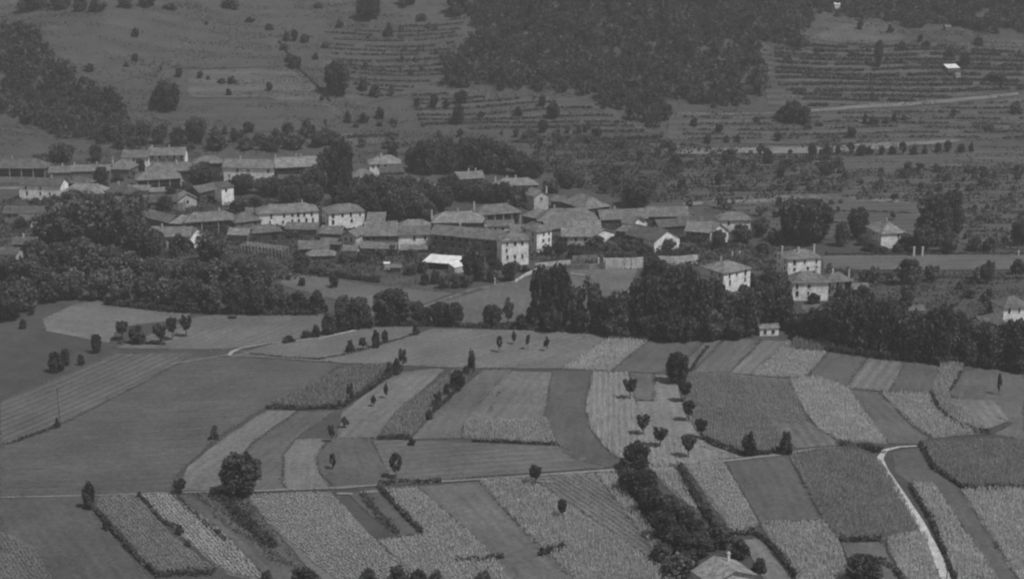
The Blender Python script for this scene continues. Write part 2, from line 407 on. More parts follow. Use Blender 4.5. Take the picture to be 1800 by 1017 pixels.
def build_templates():
    spec = {  # kind: (shape, trunk, clumps, leaves, leaf size, clump radius, leaf material, tree name)
        'round':  ('round', .16, 40, 3200, .068, .28, 'leaf'),
        'roundd': ('round', .14, 64, 4200, .060, .25, 'leafd'),
        'roundl': ('round', .16, 30, 2500, .072, .28, 'leafl'),
        'elm':    ('round', .06, 44, 3600, .070, .30, 'leafd'),
        'vase':   ('vase', .40, 44, 2200, .070, .20, 'leafd'),
        'vasel':  ('vase', .34, 20, 1300, .082, .24, 'leaf'),
        'poplar': ('poplar', .05, 30, 1900, .095, .30, 'leafd'),
        'sparse': ('bush', .28, 11, 620, .11, .26, 'leafd'),
        'bush':   ('bush', .0, 20, 1300, .10, .32, 'leaf'),
        'bushd':  ('bush', .0, 20, 1400, .10, .32, 'leafd'),
        'bushl':  ('bush', .0, 18, 1200, .10, .30, 'leafl'),
        'cone':   ('cone', .05, 26, 1700, .09, .26, 'leafd'),
    }
    for k, (sh, th, nc, n, sz, cr, mt) in spec.items():
        TPL[k] = []
        for _ in range(4):
            c, tr = make_template(sh, th, nc, n, sz, cr, rad=1.0 if 'vase' not in k else .95)
            TPL[k].append((get_mesh('crown', c, M[mt]), get_mesh('trunk', tr, M['bark'])))
build_templates()
ORD = ['leftmost', 'second from the left', 'third from the left', 'fourth from the left', 'fifth from the left', 'sixth from the left',
       'seventh from the left', 'eighth from the left', 'ninth from the left', 'tenth from the left', 'eleventh from the left',
       'twelfth from the left', 'thirteenth from the left', 'fourteenth from the left', 'fifteenth from the left', 'sixteenth from the left']
NAMES = {'round': 'broadleaf_tree', 'roundd': 'broadleaf_tree', 'roundl': 'broadleaf_tree', 'elm': 'tall_tree', 'vase': 'fruit_tree',
         'vasel': 'fruit_tree', 'poplar': 'slender_tree', 'sparse': 'slender_tree', 'bush': 'bush', 'bushd': 'bush', 'bushl': 'bush', 'cone': 'conical_tree'}
def plant(x, y, w, h, kind, label, group=None):
    P = ray(x, y); s = mpp(P); wd_, ht = w*s/2, h*s/cp
    if kind == 'vase': w *= 1.15
    if kind == 'elm' and random.random() < .5: kind = 'roundd'
    if kind == 'roundd' and 400 < y < 560 and x < 500 and random.random() < .45: kind = random.choice(['round', 'round', 'roundl'])
    cm, tm = random.choice(TPL[kind])
    rz = random.uniform(0, 6.28); nm = NAMES[kind]
    if kind.startswith('bush'):
        o = bpy.data.objects.new(nm, cm); col.objects.link(o)
        o.location = P-Vector((0, 0, .1)); o.scale = (wd_*random.uniform(.92, 1.08), wd_, ht); o.rotation_euler = (0, 0, rz)
        return tag(o, label, 'bush', group)
    r = empty(nm, P-Vector((0, 0, .1)), rz); r.scale = (wd_*random.uniform(.92, 1.08), wd_, ht)
    for n_, me in (('crown', cm), ('trunk', tm)):
        o = bpy.data.objects.new(n_, me); col.objects.link(o); o.parent = r
    return tag(r, label, 'tree', group)
def group(place, group_name, items, noun=None):
    items = sorted(items, key=lambda q: q[0])
    for i, it in enumerate(items):
        x, y, w, h, k = it[:5]
        if h > 60 and y > 400 and not 935 < x < 1000: w *= 1.32; h *= .93
        if len(it) > 5: lab = it[5]
        elif len(items) == 1: lab = place
        else: lab = f"{ORD[i]} {place}"
        plant(x, y, w, h, k, lab, group_name)
# ---- single trees and rows among the fields
plant(425, 868, 78, 72, 'roundd', 'big dark round tree standing alone at the edge of the track, lower left')
plant(316, 867, 33, 26, 'vase', 'small dark tree just left of the big round lone tree')
plant(159, 893, 24, 44, 'bushd', 'tall dark bush at the head of the long hedge, lower left')
plant(941, 853, 27, 38, 'vase', 'small dark heart-shaped tree beside the track, bottom centre')
plant(696, 840, 26, 46, 'sparse', 'ragged upright young tree alone in the open field above the track')
plant(585, 824, 14, 28, 'sparse', 'thin dark sapling in the dark plot right of the pale crescent field')
plant(582, 777, 13, 32, 'sparse', 'thin dark sapling at the upper tip of the pale crescent field')
plant(606, 752, 15, 22, 'sparse', 'short sapling on the pale strip above the crescent field')
plant(377, 772, 18, 26, 'bushl', 'lone pale bush on the big dark meadow, left of centre')
plant(101, 752, 8, 18, 'bushd', 'small dark bush at the foot of the pole at far left')
plant(989, 912, 23, 38, 'vase', 'small dark tree with thin trunk below the track, bottom centre')
plant(1755, 694, 10, 38, 'sparse', 'thin straggly sapling alone in the field at far right')
plant(1120, 824, 52, 48, 'roundd', 'dark round tree where the track meets the thicket')
plant(1190, 672, 42, 54, 'roundd', 'largest dark round tree at the top of the curved tree row')
plant(1517, 1030, 76, 56, 'roundd', 'dark round tree cut by the bottom edge, lower right')
group('of the small round trees on the pale stubble field', 'fruit trees on the pale field',
      [(1107,701,27,38,'vase'),(1130,764,31,38,'vase'),(1160,785,33,38,'vase'),(1210,804,31,42,'vase')])
group('of the round trees down the curved field boundary, centre right', 'trees along the curved boundary',
      [(1203,706,29,38,'vase'),(1210,740,29,38,'vase'),(1231,770,27,36,'vase'),(1317,800,26,38,'bushd'),(1381,797,26,36,'bushd')])
group('of the trees in the short row on the upper left fields', 'tree row on the upper left fields',
      [(215,597,28,34,'vase'),(241,603,32,30,'bushd'),(283,604,36,36,'vase'),(303,598,24,42,'vase'),(328,592,26,40,'vase')])
group('of the scattered bushes on the fields at far left', 'scattered trees at far left',
      [(100,653,30,34,'bushd'),(115,641,20,26,'bushd'),(143,641,14,18,'bushd'),(170,620,20,34,'roundd'),(41,577,14,16,'bushd'),(55,553,12,16,'bushd')])
group('of the small trees along the grass bank, left of centre', 'trees on the grass bank',
      [(616,619,15,20,'bushd'),(638,615,16,24,'sparse'),(661,611,17,30,'bushd'),(677,603,14,22,'bushd'),(731,589,12,22,'bushd')])
group('of the bushes along the field edge below the left wood', 'bushes below the left wood',
      [(508,601,22,11,'bushd'),(540,592,22,12,'bushd'),(556,592,16,20,'bushd'),(578,587,28,36,'bushd'),(600,583,30,38,'bushd'),(415,560,22,26,'vase')])
group('of the ragged saplings along the left hedge-lined strip', 'saplings on the left strip edge',
      [(707,650,17,38,'sparse'),(697,658,18,28,'bushd'),(684,660,15,22,'bushd'),(679,700,10,30,'sparse'),(616,708,14,38,'sparse'),(657,714,12,22,'sparse'),(597,718,8,18,'sparse')])
group('of the bushy trees down the right edge of the maize strip', 'trees on the maize strip edge',
      [(829,652,15,36,'bushd'),(819,664,14,20,'bushd'),(804,684,30,34,'roundd'),(801,688,16,14,'bushd'),(785,698,11,24,'bushd'),(768,720,20,34,'sparse'),(756,736,15,18,'bush'),(724,782,14,14,'bushd')])
group('of the four thin saplings on the upper central field', 'thin saplings on the upper field',
      [(878,619,12,30,'sparse'),(903,605,10,26,'sparse'),(928,614,10,28,'sparse'),(961,617,12,28,'sparse')])
group('of the dark bushes cut by the bottom edge', 'bushes along the bottom edge',
      [(536,1030,52,36,'bushd'),(648,1028,34,28,'bushd'),(700,1026,36,30,'bushd'),(735,1028,34,30,'bushd'),(768,1026,28,26,'bush'),(850,1024,30,22,'bush'),(470,1020,20,20,'bush')])
group('of the bushes among the garden plots at lower left', 'bushes among the garden plots',
      [(316,938,16,16,'bushd'),(384,940,12,12,'bushd'),(190,930,18,16,'bushd'),(330,960,14,12,'bush'),(245,876,12,12,'bushd')])
# thicket at lower right of centre
group('of the shrubs in the upper end of the diagonal thicket', 'shrubs of the diagonal thicket',
      [(1096,835,24,30,'bushd'),(1105,862,44,40,'roundd'),(1130,875,54,52,'roundd'),(1142,902,50,48,'roundd'),(1158,920,50,46,'bushd'),(1175,905,40,36,'bushd'),(1168,948,52,50,'roundd'),(1195,935,50,44,'bushd')])
group('of the shrubs in the lower end of the diagonal thicket', 'shrubs of the diagonal thicket',
      [(1190,975,54,50,'roundd'),(1220,960,54,50,'bushd'),(1160,985,44,34,'bush'),(1232,976,46,40,'roundd'),(1190,1012,56,40,'bush'),(1212,1000,36,34,'bushd'),(1262,962,40,34,'bushd'),(1300,978,38,30,'bushd'),(1262,945,40,30,'bush'),(1335,1004,26,22,'bushd')])
# ---- tree belt at the edge of the fields
group('of the round trees where the track leaves the fields', 'trees at the end of the track',
      [(628,577,52,54,'roundd'),(644,576,30,38,'bushd'),(604,560,34,40,'round'),(690,567,54,62,'roundd'),(736,568,30,38,'roundd'),(748,569,22,26,'bushd'),(772,571,38,40,'roundd'),(797,572,38,42,'roundd'),(866,573,38,38,'roundd'),(893,572,26,48,'vasel'),(915,577,30,22,'bushd')])
group('of the tall trees in the left part of the dark belt', 'tall trees of the field-edge belt',
      [(955,577,46,112,'elm'),(984,578,46,114,'elm'),(940,577,30,50,'bushd'),(1010,580,30,80,'round'),(1034,580,36,92,'roundl'),(1062,583,40,64,'roundd'),(1085,586,44,82,'round'),(1108,588,40,60,'roundd')])
group('of the crowns in the middle part of the dark belt', 'trees of the middle belt',
      [(1130,588,48,104,'elm'),(1160,591,52,120,'roundd'),(1192,593,54,128,'elm'),(1222,594,50,112,'roundd'),(1250,590,48,104,'roundd'),(1278,590,46,78,'round'),(1305,590,48,86,'roundd'),(1332,578,48,84,'elm'),(1362,576,46,86,'roundd'),(1385,580,34,50,'bushd'),(1210,560,40,90,'round')])
group('of the crowns behind the fields at lower right of the village', 'trees of the right belt',
      [(1408,588,36,36,'roundd'),(1432,600,44,62,'roundd'),(1462,606,50,88,'round'),(1492,612,50,96,'roundd'),(1525,618,54,98,'elm'),(1558,622,52,104,'roundd'),(1590,628,48,92,'round'),(1618,632,50,84,'elm'),(1648,636,52,104,'roundd'),(1675,630,44,90,'roundd'),(1700,632,44,66,'round'),(1728,634,44,72,'roundd'),(1756,642,46,76,'round'),(1782,646,48,92,'roundd'),(1806,652,50,88,'roundd')])
group('of the lower rounded crowns in front of the middle belt', 'lower crowns of the middle belt',
      [(1075,590,40,34,'round'),(1100,593,44,40,'roundl'),(1145,596,44,52,'round'),(1178,599,50,60,'roundd'),(1210,600,46,50,'round'),(1255,598,44,52,'roundl'),(1290,596,40,40,'round'),(1020,584,36,40,'roundd'),(972,582,40,46,'round')])
group('of the lower bushes in front of the right belt', 'bushes in front of the right belt',
      [(1415,596,44,22,'bushd'),(1545,626,40,40,'bushd'),(1580,630,30,36,'bushd'),(1600,634,36,44,'bushd'),(1650,640,36,34,'bushl'),(1700,640,36,36,'bushd'),(1738,646,38,44,'bushd'),(1790,654,40,38,'bush'),(1240,594,40,34,'bushd'),(1270,592,36,28,'bushd'),(1300,590,30,24,'bushd')])
group('of the dark trees close below the hip-roofed house', 'trees below the hip-roofed house',
      [(1150,512,40,64,'roundd'),(1185,520,44,50,'round'),(1215,520,40,44,'round'),(1345,530,44,50,'roundd'),(1372,520,30,44,'round'),(1250,530,44,34,'bush')])
# ---- the left wood in front of the village
group('of the crowns in the upper row of the left wood', 'trees of the left wood',
      [(90,432,54,62,'roundd'),(122,432,58,76,'round'),(158,428,62,92,'roundd'),(194,428,60,90,'roundd'),(226,432,54,84,'elm'),(246,452,48,70,'roundd'),(276,448,36,44,'round'),(60,462,40,40,'round'),(316,450,36,34,'bushd'),(372,462,54,56,'roundd')])
group('of the crowns in the middle row of the left wood', 'trees of the left wood',
      [(20,505,56,50,'round'),(62,508,56,56,'roundd'),(104,495,62,76,'roundd'),(145,490,60,72,'round'),(185,500,62,70,'roundd'),(225,505,60,62,'elm'),(268,505,56,46,'roundd'),(308,512,56,48,'round'),(345,518,56,58,'roundd'),(385,520,60,66,'roundd'),(425,520,58,66,'elm'),(458,522,50,60,'roundd')])
group('of the crowns at the foot of the left wood', 'trees of the left wood',
      [(12,560,54,64,'roundd'),(48,545,50,54,'round'),(90,530,54,56,'roundd'),(130,524,50,50,'roundd'),(175,526,52,50,'elm'),(215,532,52,52,'roundd'),(258,536,54,54,'roundd'),(298,540,52,50,'elm'),(338,545,54,56,'roundd'),(378,548,52,52,'roundd'),(418,550,50,52,'roundd'),(456,550,48,54,'elm'),(490,549,42,48,'roundd'),(524,549,40,36,'bushd'),(556,549,42,36,'bushd')])
# ---- trees among the houses
group('of the trees in the leafy gap at village centre, upper row', 'trees in the village gap',
      [(556,345,44,52,'round'),(580,338,46,76,'elm'),(604,340,44,92,'roundd'),(628,360,40,44,'round'),(652,352,44,44,'roundd'),(690,348,44,42,'round'),(540,330,34,30,'bush'),(512,336,36,30,'round'),(482,346,40,34,'round'),(716,350,40,40,'roundd')])
group('of the trees in the leafy gap at village centre, lower row', 'trees in the village gap',
      [(508,360,40,34,'roundd'),(548,362,44,40,'roundd'),(600,366,40,40,'roundd'),(640,372,44,48,'roundd'),(668,386,48,62,'elm'),(700,390,46,60,'roundd'),(728,386,44,52,'round'),(750,392,36,40,'roundl'),(686,372,36,40,'roundd'),(775,372,46,48,'roundd'),(745,355,40,40,'round')])
group('of the trees behind the village between the two chimneyed roofs', 'trees behind the village',
      [(728,300,40,40,'roundd'),(752,306,50,60,'roundd'),(786,304,52,62,'elm'),(818,300,50,56,'roundd'),(850,304,52,62,'roundd'),(884,304,48,54,'round'),(912,308,40,42,'round'),(940,312,36,36,'roundd'),(690,276,22,22,'cone','small pointed dark tree above the pale-walled upper house')])
group('of the trees beside the upper roofs right of the gap', 'trees beside the upper roofs',
      [(790,345,44,36,'roundd'),(820,352,44,34,'round'),(850,355,44,36,'roundd'),(880,358,44,36,'roundd'),(912,362,40,36,'round'),(970,338,36,24,'bush'),(1000,330,34,30,'round'),(985,322,26,30,'roundl')])
plant(835, 492, 46, 60, 'elm', 'tall dark tree beside the white canopy in front of the tenement')
plant(530, 476, 34, 28, 'bushd', 'dark rounded bush at the end of the long hedge below the pergola')
plant(1120, 362, 64, 46, 'roundd', 'wide round dark tree above the roofs right of centre')
plant(427, 340, 46, 34, 'roundd', 'round tree in front of the white farmhouse wall, upper left')
plant(178, 322, 28, 28, 'roundd', 'round dark tree between the left-hand village roofs')
plant(110, 284, 46, 32, 'round', 'wide tree on the meadow above the leftmost roofs')
plant(70, 290, 36, 20, 'bush', 'low bush on the meadow above the leftmost roofs')
plant(170, 284, 24, 30, 'roundd', 'round tree on the slope just left of the upper long roof')
plant(247, 300, 20, 20, 'bushd', 'small bush between the two upper left long roofs')
plant(1408, 428, 82, 80, 'roundd', 'huge dark tree left of the pyramid-roofed house')
plant(1436, 424, 58, 72, 'roundd', 'tall crown touching the huge tree left of the pyramid-roofed house')
plant(1385, 420, 40, 46, 'bushd', 'low crown at the left foot of the huge tree')
plant(1507, 420, 38, 56, 'roundd', 'medium dark tree immediately left of the pyramid-roofed house')
plant(1480, 432, 30, 40, 'round', 'low tree between the huge tree and the pyramid-roofed house')
plant(1640, 428, 72, 84, 'elm', 'huge dark tree right of the pyramid-roofed house')
plant(1668, 425, 50, 88, 'roundd', 'tall crown at right flank of the huge right-hand tree')
plant(1622, 442, 44, 44, 'roundd', 'lower crown by the white gate pillars')
plant(1665, 445, 40, 36, 'round', 'low crown right of the white gate pillars')
plant(1738, 442, 28, 24, 'bushd', 'dark bush on the far bank of the pale field, right')
plant(1712, 440, 26, 24, 'bush', 'pale round bush beside the dark bush behind the pale field')
plant(1793, 432, 36, 46, 'roundd', 'dark tree cut by the right edge above the pale field')
plant(1598, 492, 44, 36, 'roundd', 'dark round tree on the near edge of the pale field')
plant(1576, 492, 22, 20, 'bushd', 'small bush touching the round tree at the pale field')
plant(1788, 482, 24, 26, 'bushd', 'bush on the near edge of the pale field, far right')
plant(1520, 492, 12, 20, 'sparse', 'thin dark tree at the near left end of the pale field')
plant(586, 505, 18, 20, 'bushd', 'small round bush on the meadow below the long hedge, right one')
plant(531, 502, 14, 14, 'bushd', 'small round bush on the meadow below the long hedge, left one')
plant(508, 492, 10, 10, 'bush', 'tiny bush on the meadow close under the left end of the long hedge')
group('of the garden trees between canopy and roadside wall', 'garden trees below the village',
      [(748,500,16,18,'bushd'),(765,498,18,22,'bushd'),(782,506,24,22,'bush'),(800,506,22,24,'bushl'),(820,504,22,20,'bush'),(864,494,26,22,'bush'),(895,492,30,30,'roundd'),(742,478,24,20,'bush'),(722,482,26,16,'bushd')])
group('of the garden trees by the gabled houses', 'garden trees by the gabled houses',
      [(1010,452,34,22,'bushd'),(1040,440,34,18,'bushd'),(1075,442,36,18,'bush'),(1105,440,36,18,'bushd'),(1135,452,34,20,'bushd'),(1174,440,30,20,'round'),(1262,440,22,30,'roundd'),(1215,442,38,14,'bush'),(1305,425,40,26,'bush'),(1335,415,36,32,'round'),(985,450,26,26,'roundd'),(1345,445,34,20,'bush'),(1362,430,30,26,'bush')])
group('of the trees among the lowest left-hand houses', 'trees among the left houses',
      [(130,360,40,26,'round'),(160,368,40,26,'roundd'),(205,362,40,24,'bush'),(238,372,36,32,'roundd'),(290,372,32,28,'roundd'),(352,322,44,32,'round'),(376,330,30,36,'roundd'),(90,372,34,26,'bush'),(40,402,36,20,'bushd'),(80,350,16,14,'bushd')])
group('of the bushes in the yards of the lower village row', 'bushes in the village yards',
      [(440,424,26,16,'bush'),(480,420,20,14,'bushd'),(515,418,22,14,'bush'),(560,450,26,16,'bushd'),(610,462,30,18,'bush'),(640,458,30,18,'bushd'),(668,452,26,14,'bush'),(690,448,22,16,'bushd'),(724,452,26,14,'bush'),(786,446,24,18,'bushd'),(870,474,26,20,'bushd'),(905,478,22,18,'bush')])
group('of the bushes between the middle roofs, right of centre', 'bushes between the middle roofs',
      [(965,436,26,24,'bush'),(990,432,22,16,'bushd'),(1020,428,24,14,'bush'),(1050,430,26,14,'bushd'),(1080,430,26,14,'bush'),(1120,436,30,16,'bushd'),(1155,440,18,12,'bushd'),(1226,430,26,14,'bushd'),(1262,428,28,22,'bushd'),(1300,410,30,14,'bushd'),(1270,404,16,12,'bush')])
group('of the bushes between the upper left roofs', 'bushes between the upper left roofs',
      [(66,312,26,14,'bushd'),(140,312,20,14,'bushd'),(208,318,20,12,'bushd'),(232,290,16,12,'bushd'),(300,344,26,16,'bushd'),(330,336,22,16,'bush'),(360,306,30,22,'roundd'),(392,340,18,16,'bush'),(420,372,30,20,'roundd'),(460,340,30,26,'round'),(448,362,30,16,'bushd')])
group('of the bushes hiding the feet of the house fronts', 'bushes at the house fronts',
      [(60,360,22,12,'bushd'),(98,359,20,16,'bushd'),(296,434,18,16,'bushd'),(332,440,22,18,'bushd'),(402,412,22,14,'bush'),(446,408,18,12,'bushd'),(520,408,24,10,'bushd'),(612,396,24,10,'bushd'),(900,476,18,14,'bushd'),(924,478,16,12,'bushd'),(962,448,20,18,'bush'),(1298,508,34,18,'bushd'),(1318,504,26,22,'bushd'),(1430,534,26,18,'bushd'),(1476,530,26,26,'bushd')])
group('of the bushes at the foot of the lone pyramid-roofed house', 'bushes at the pyramid-roofed house',
      [(1530,440,30,18,'bushd'),(1552,444,24,12,'bush'),(1578,444,24,14,'bushd'),(1592,438,26,28,'round'),(1515,430,22,18,'bush')])
# ---- slopes
group('of the isolated trees on the smooth upper left slope', 'isolated trees on the smooth slope',
      [(238,65,14,14,'bushd'),(238,108,11,14,'roundd'),(158,125,17,12,'bushd'),(222,118,10,8,'bushd'),(315,135,14,16,'roundd'),(352,138,10,13,'roundd'),(366,140,8,7,'bushd'),(390,146,16,8,'bushd'),(408,147,16,12,'bushd'),(402,168,10,12,'bushd'),(474,160,11,15,'roundd'),(363,44,9,7,'bushd'),(283,128,6,14,'sparse'),(566,176,9,8,'bushd')])
plant(296, 194, 44, 50, 'roundd', 'dark tall clump standing alone on the slope below the smooth hill')
plant(278, 182, 26, 24, 'bushd', 'smaller bush at the left of the lone dark clump')
plant(593, 166, 46, 56, 'roundd', 'large dark tree beside the gully, upper left of centre')
plant(659, 170, 22, 20, 'bushd', 'dark bush right of the large gully tree')
plant(518, 118, 30, 18, 'bushd', 'low dark bush on the hill boundary, upper left of centre')
plant(436, 232, 22, 16, 'bushd', 'low dark bush at the foot of the smooth hill')
plant(345, 252, 40, 44, 'roundd', 'dark round tree at the hill foot above the upper left roofs')
plant(648, 34, 44, 40, 'roundd', 'round dark tree near the top edge left of the wood')
plant(808, 24, 46, 34, 'bushd', 'dark clump near the top edge against the central wood')
plant(1395, 215, 40, 36, 'roundd', 'largest round tree of the clump left of the pale hillside road')
plant(1375, 212, 30, 22, 'bushd', 'low bush left of the clump beside the pale hillside road')
plant(1412, 218, 30, 28, 'bushd', 'right bush of the clump beside the pale hillside road')
plant(1543, 118, 16, 44, 'elm', 'tall dark tree in the middle of the upper right terraces')
plant(1695, 118, 22, 24, 'roundd', 'dark tree behind the small white roof, upper right')
group('of the scattered trees on the slope below the central wood', 'trees below the central wood',
      [(733,188,10,16,'roundd'),(763,190,15,24,'roundd'),(785,190,12,16,'bushd'),(811,182,26,22,'roundd'),(846,206,12,10,'bushd'),(805,218,24,34,'roundd'),(911,204,16,16,'bushd'),(953,188,14,20,'roundd'),(972,208,26,26,'roundd'),(955,233,18,22,'roundd'),(1035,226,12,12,'bushd'),(668,208,18,18,'bushd'),(688,170,10,22,'bush'),(722,132,10,10,'bushd')])
group('of the scattered trees low on the slope above the village', 'trees low on the left slope',
      [(395,236,10,14,'bushd'),(412,250,14,24,'roundd'),(280,252,26,28,'roundd'),(312,256,26,26,'round'),(380,262,40,24,'bushd'),(430,262,36,20,'bush'),(480,264,36,22,'bushd'),(520,262,34,26,'round'),(560,258,30,26,'roundd'),(590,256,26,22,'bush'),(550,235,12,14,'bushd'),(572,228,8,20,'sparse'),(640,215,20,16,'bushd'),(612,215,14,20,'bushd'),(455,252,30,18,'bush')])
group('of the shrubs in the gully right of the smooth hill', 'shrubs in the gully',
      [(504,72,12,16,'bushd'),(518,72,12,20,'roundd'),(536,74,16,14,'bush'),(474,52,16,10,'bush'),(554,104,12,10,'bushd'),(572,84,16,10,'bush'),(510,108,20,12,'bushd'),(440,38,20,8,'bushd'),(684,66,12,26,'bush'),(598,48,16,14,'bush'),(640,160,18,22,'bush'),(500,88,14,12,'bush')])
group('of the bushes along the top edge, left part', 'bushes at the top left',
      [(60,16,60,24,'bushd'),(110,14,40,24,'bushd'),(142,18,26,22,'bushd'),(172,20,32,24,'bushd'),(222,12,28,18,'bushd'),(258,10,30,18,'bushd'),(300,16,26,10,'bush'),(405,14,34,18,'bushd'),(560,14,16,10,'bush'),(712,8,36,14,'bushd'),(740,34,26,10,'bush')])
group('of the small trees on the terraces at upper right', 'trees on the upper right terraces',
      [(1512,52,12,14,'bushd'),(1565,58,12,14,'bushd'),(1617,74,10,14,'roundd'),(1628,84,16,12,'bushd'),(1585,88,16,14,'bushd'),(1720,80,18,14,'bushd'),(1386,108,14,14,'bush'),(1440,92,18,10,'bush'),(1533,170,10,8,'bushd'),(1675,205,10,12,'bushd'),(1500,98,20,10,'bush'),(1672,100,24,20,'bush'),(1786,200,22,20,'bush'),(1750,140,40,12,'bushd')])
group('of the small trees between the two pale hillside strips', 'trees between the pale strips',
      [(1220,222,14,14,'bushd'),(1264,234,14,16,'roundd'),(1244,252,14,16,'bushd'),(1276,250,12,12,'bush'),(1296,250,12,12,'bush'),(1367,248,14,16,'roundd'),(1497,242,18,18,'roundd'),(1520,218,10,16,'bushd'),(1535,220,20,16,'bush'),(1558,216,16,12,'bush'),(1572,214,10,14,'bushd'),(1420,226,16,8,'bush'),(1590,212,12,10,'bush'),(1740,230,18,14,'bush'),(1330,214,12,10,'bush'),(1440,222,14,8,'bush')])
row = []
for i in range(15):
    row.append((1432+i*19.5+random.uniform(-4, 4), 275-i*.5+random.uniform(-2, 2), random.uniform(10, 20), random.uniform(12, 24), random.choice(['bushd', 'roundd', 'bushd', 'sparse'])))
group('of the dark trees lining the lower pale strip, right', 'trees lining the lower pale strip', row)
plant(1452, 308, 26, 22, 'roundd', 'dark round tree alone on the grass strips below the tree line, right')
plant(1350, 288, 18, 24, 'bushd', 'dark bushy tree at the left start of the hillside tree line')
plant(1280, 285, 26, 22, 'bushd', 'wide dark bush left of the hillside tree line')
ZONES = [
 ([(200,232),(420,238),(700,238),(700,270),(560,268),(330,266),(200,262)], 26, 'middling {} in the scrubby band behind the upper village roofs', 'scrubby band behind the upper roofs'), # zone, count, size, name and label for trees nothing tells apart
 ([(925,235),(1190,245),(1190,350),(1080,335),(960,300)], 44, 'small {} in the dense orchard right of the upper roofs', 'orchard right of the upper roofs'),
 ([(1190,275),(1480,272),(1480,340),(1190,345)], 44, 'small {} of the orchard slope above the gabled houses', 'orchard above the gabled houses'),
 ([(960,300),(1090,300),(1095,352),(1060,340),(1000,330)], 16, 'little {} on the slope just above the big pale hipped roof', 'orchard foot above the big hipped roof'),
 ([(1480,300),(1800,300),(1800,352),(1480,345)], 34, 'small {} of the planted slope behind the pyramid-roofed house', 'orchard behind the pyramid-roofed house'),
 ([(1200,362),(1380,352),(1380,395),(1300,372)], 8, 'low {} on the strips above the rightmost gabled houses', 'bushes above the gabled houses'),
 ([(1450,480),(1800,484),(1800,560),(1700,575),(1500,560)], 26, 'small garden {} between the pale field and the right belt', 'garden trees right of the balcony house'),
 ([(980,480),(1110,478),(1060,560),(1000,570)], 7, 'small {} on the meadow behind the dark belt', 'bushes on the hidden meadow'),
 ([(620,215),(980,228),(1180,240),(920,250),(620,250)], 24, 'small {} on the grassy steps above the village', 'bushes on the grassy steps'),
 ([(600,60),(780,45),(760,140),(620,140)], 18, 'small {} on the faint terraces left of the central wood', 'bushes on the faint terraces'),
 ([(1450,350),(1600,355),(1800,372),(1800,430),(1700,425),(1600,400),(1460,400)], 22, 'small {} on the stepped plots level with the two huge trees', 'stepped plots by the huge trees'),
 ([(60,300),(230,300),(400,300),(420,400),(280,372),(100,356)], 22, 'small {} in the yards of the upper left village', 'yards of the upper left village'),
]
zi = 0; SB = []
for poly, n, lab, grp in ZONES:
    c = 0; zi += 1
    ax = np.array([p[0] for p in poly]); ay = np.array([p[1] for p in poly])
    while c < n:
        x = random.uniform(ax.min(), ax.max()); y = random.uniform(ay.min(), ay.max())
        if not inpoly(np.array([x]), np.array([y]), poly)[0]: continue
        s = random.uniform(.6, 1.15); k = random.choice(['bush', 'bushd', 'round', 'sparse', 'bush'] if zi != 10 else ['bush', 'bushd'])
        w = 26*s if zi in (1, 7) else (15 if zi < 7 else 11)*s
        if zi in (2, 3, 5):      # planted in loose rows along the slope
            y = round(y/10.5)*10.5+random.uniform(-1.2, 1.2)
        if k.startswith('bush'):
            P = ray(x, y); s_ = mpp(P); Vb, Fb = leafquads(crown_points(12, 300, 'bush', 0, .92, .8, .34), .15, zs=.55)
            SB.append(Vb*np.array([w*s_/2, w*s_/2, w*s_*random.uniform(.8, 1.3)])+np.array([P.x, P.y, P.z-.1])); c += 1; continue
        plant(x, y, w, w*random.uniform(.8, 1.5), k, lab.format({'round': 'round tree', 'sparse': 'slender tree', 'bush': 'grey bush', 'bushd': 'dark bush'}[k]), grp); c += 1
V = np.concatenate(SB)
tag(meshobj('small_bushes', V, np.arange(len(V)).reshape(-1, 4), M['leaf']), 'many small bushes scattered in rows over the slopes and gardens', 'bushes', kind='stuff')
# ------------------------------------------------------------------ woods that read as one mass
def wood(name, poly, spacing, hh, mat, label, r=4.2):
    q_ = []
    for (x0, y0), (x1, y1) in zip(poly, poly[1:]+poly[:1]):
        for k in range(4): q_.append((x0+(x1-x0)*k/4+random.uniform(-9, 9), y0+(y1-y0)*k/4+random.uniform(-6, 6)))
    wp = wpoly(q_); ax = np.array(wp)
    lo, hi = ax.min(0), ax.max(0); VV, FF, k = [], [], 0
    y = lo[1]
    while y < hi[1]:
        x = lo[0]
        while x < hi[0]:
            px, py = x+random.uniform(-.4, .4)*spacing, y+random.uniform(-.4, .4)*spacing
            if inpoly(np.array([px]), np.array([py]), wp)[0]:
                s = random.uniform(.5, 1.35)
                if random.random() < .10: x += spacing; continue
                P = crown_points(9, 190, 'bush', .05, .92, .8, .36)
                V, Fq = leafquads(P, .125, zs=.55)
                V = V*np.array([r*s, r*s, hh*s])+np.array([px, py, hz(px, py)])
                VV.append(V); FF.append(Fq+k); k += len(V)
            x += spacing
        y += spacing*.95
    o = meshobj(name, np.concatenate(VV), np.concatenate(FF), M[mat])
    return tag(o, label, 'wood', kind='stuff')
M['wood_leaf'] = leaf_mat('wood_foliage', .072, .45, 0, .06)
wood('hillside_wood', [(830,30),(860,-25),(1340,-25),(1330,60),(1350,185),(1290,190),(1180,180),(1165,235),(1100,215),(1060,182),(1000,170),(900,160),(790,150),(780,110),(830,70)], 6.4, 8.5, 'wood_leaf', 'broad dark wood covering the knoll at top centre')
wood('hillside_wood', [(0,60),(40,55),(70,80),(110,100),(125,150),(95,165),(150,160),(200,180),(250,240),(240,262),(150,250),(0,205)], 6.2, 8.5, 'wood_leaf', 'dark wood in the hollow at the upper left edge')
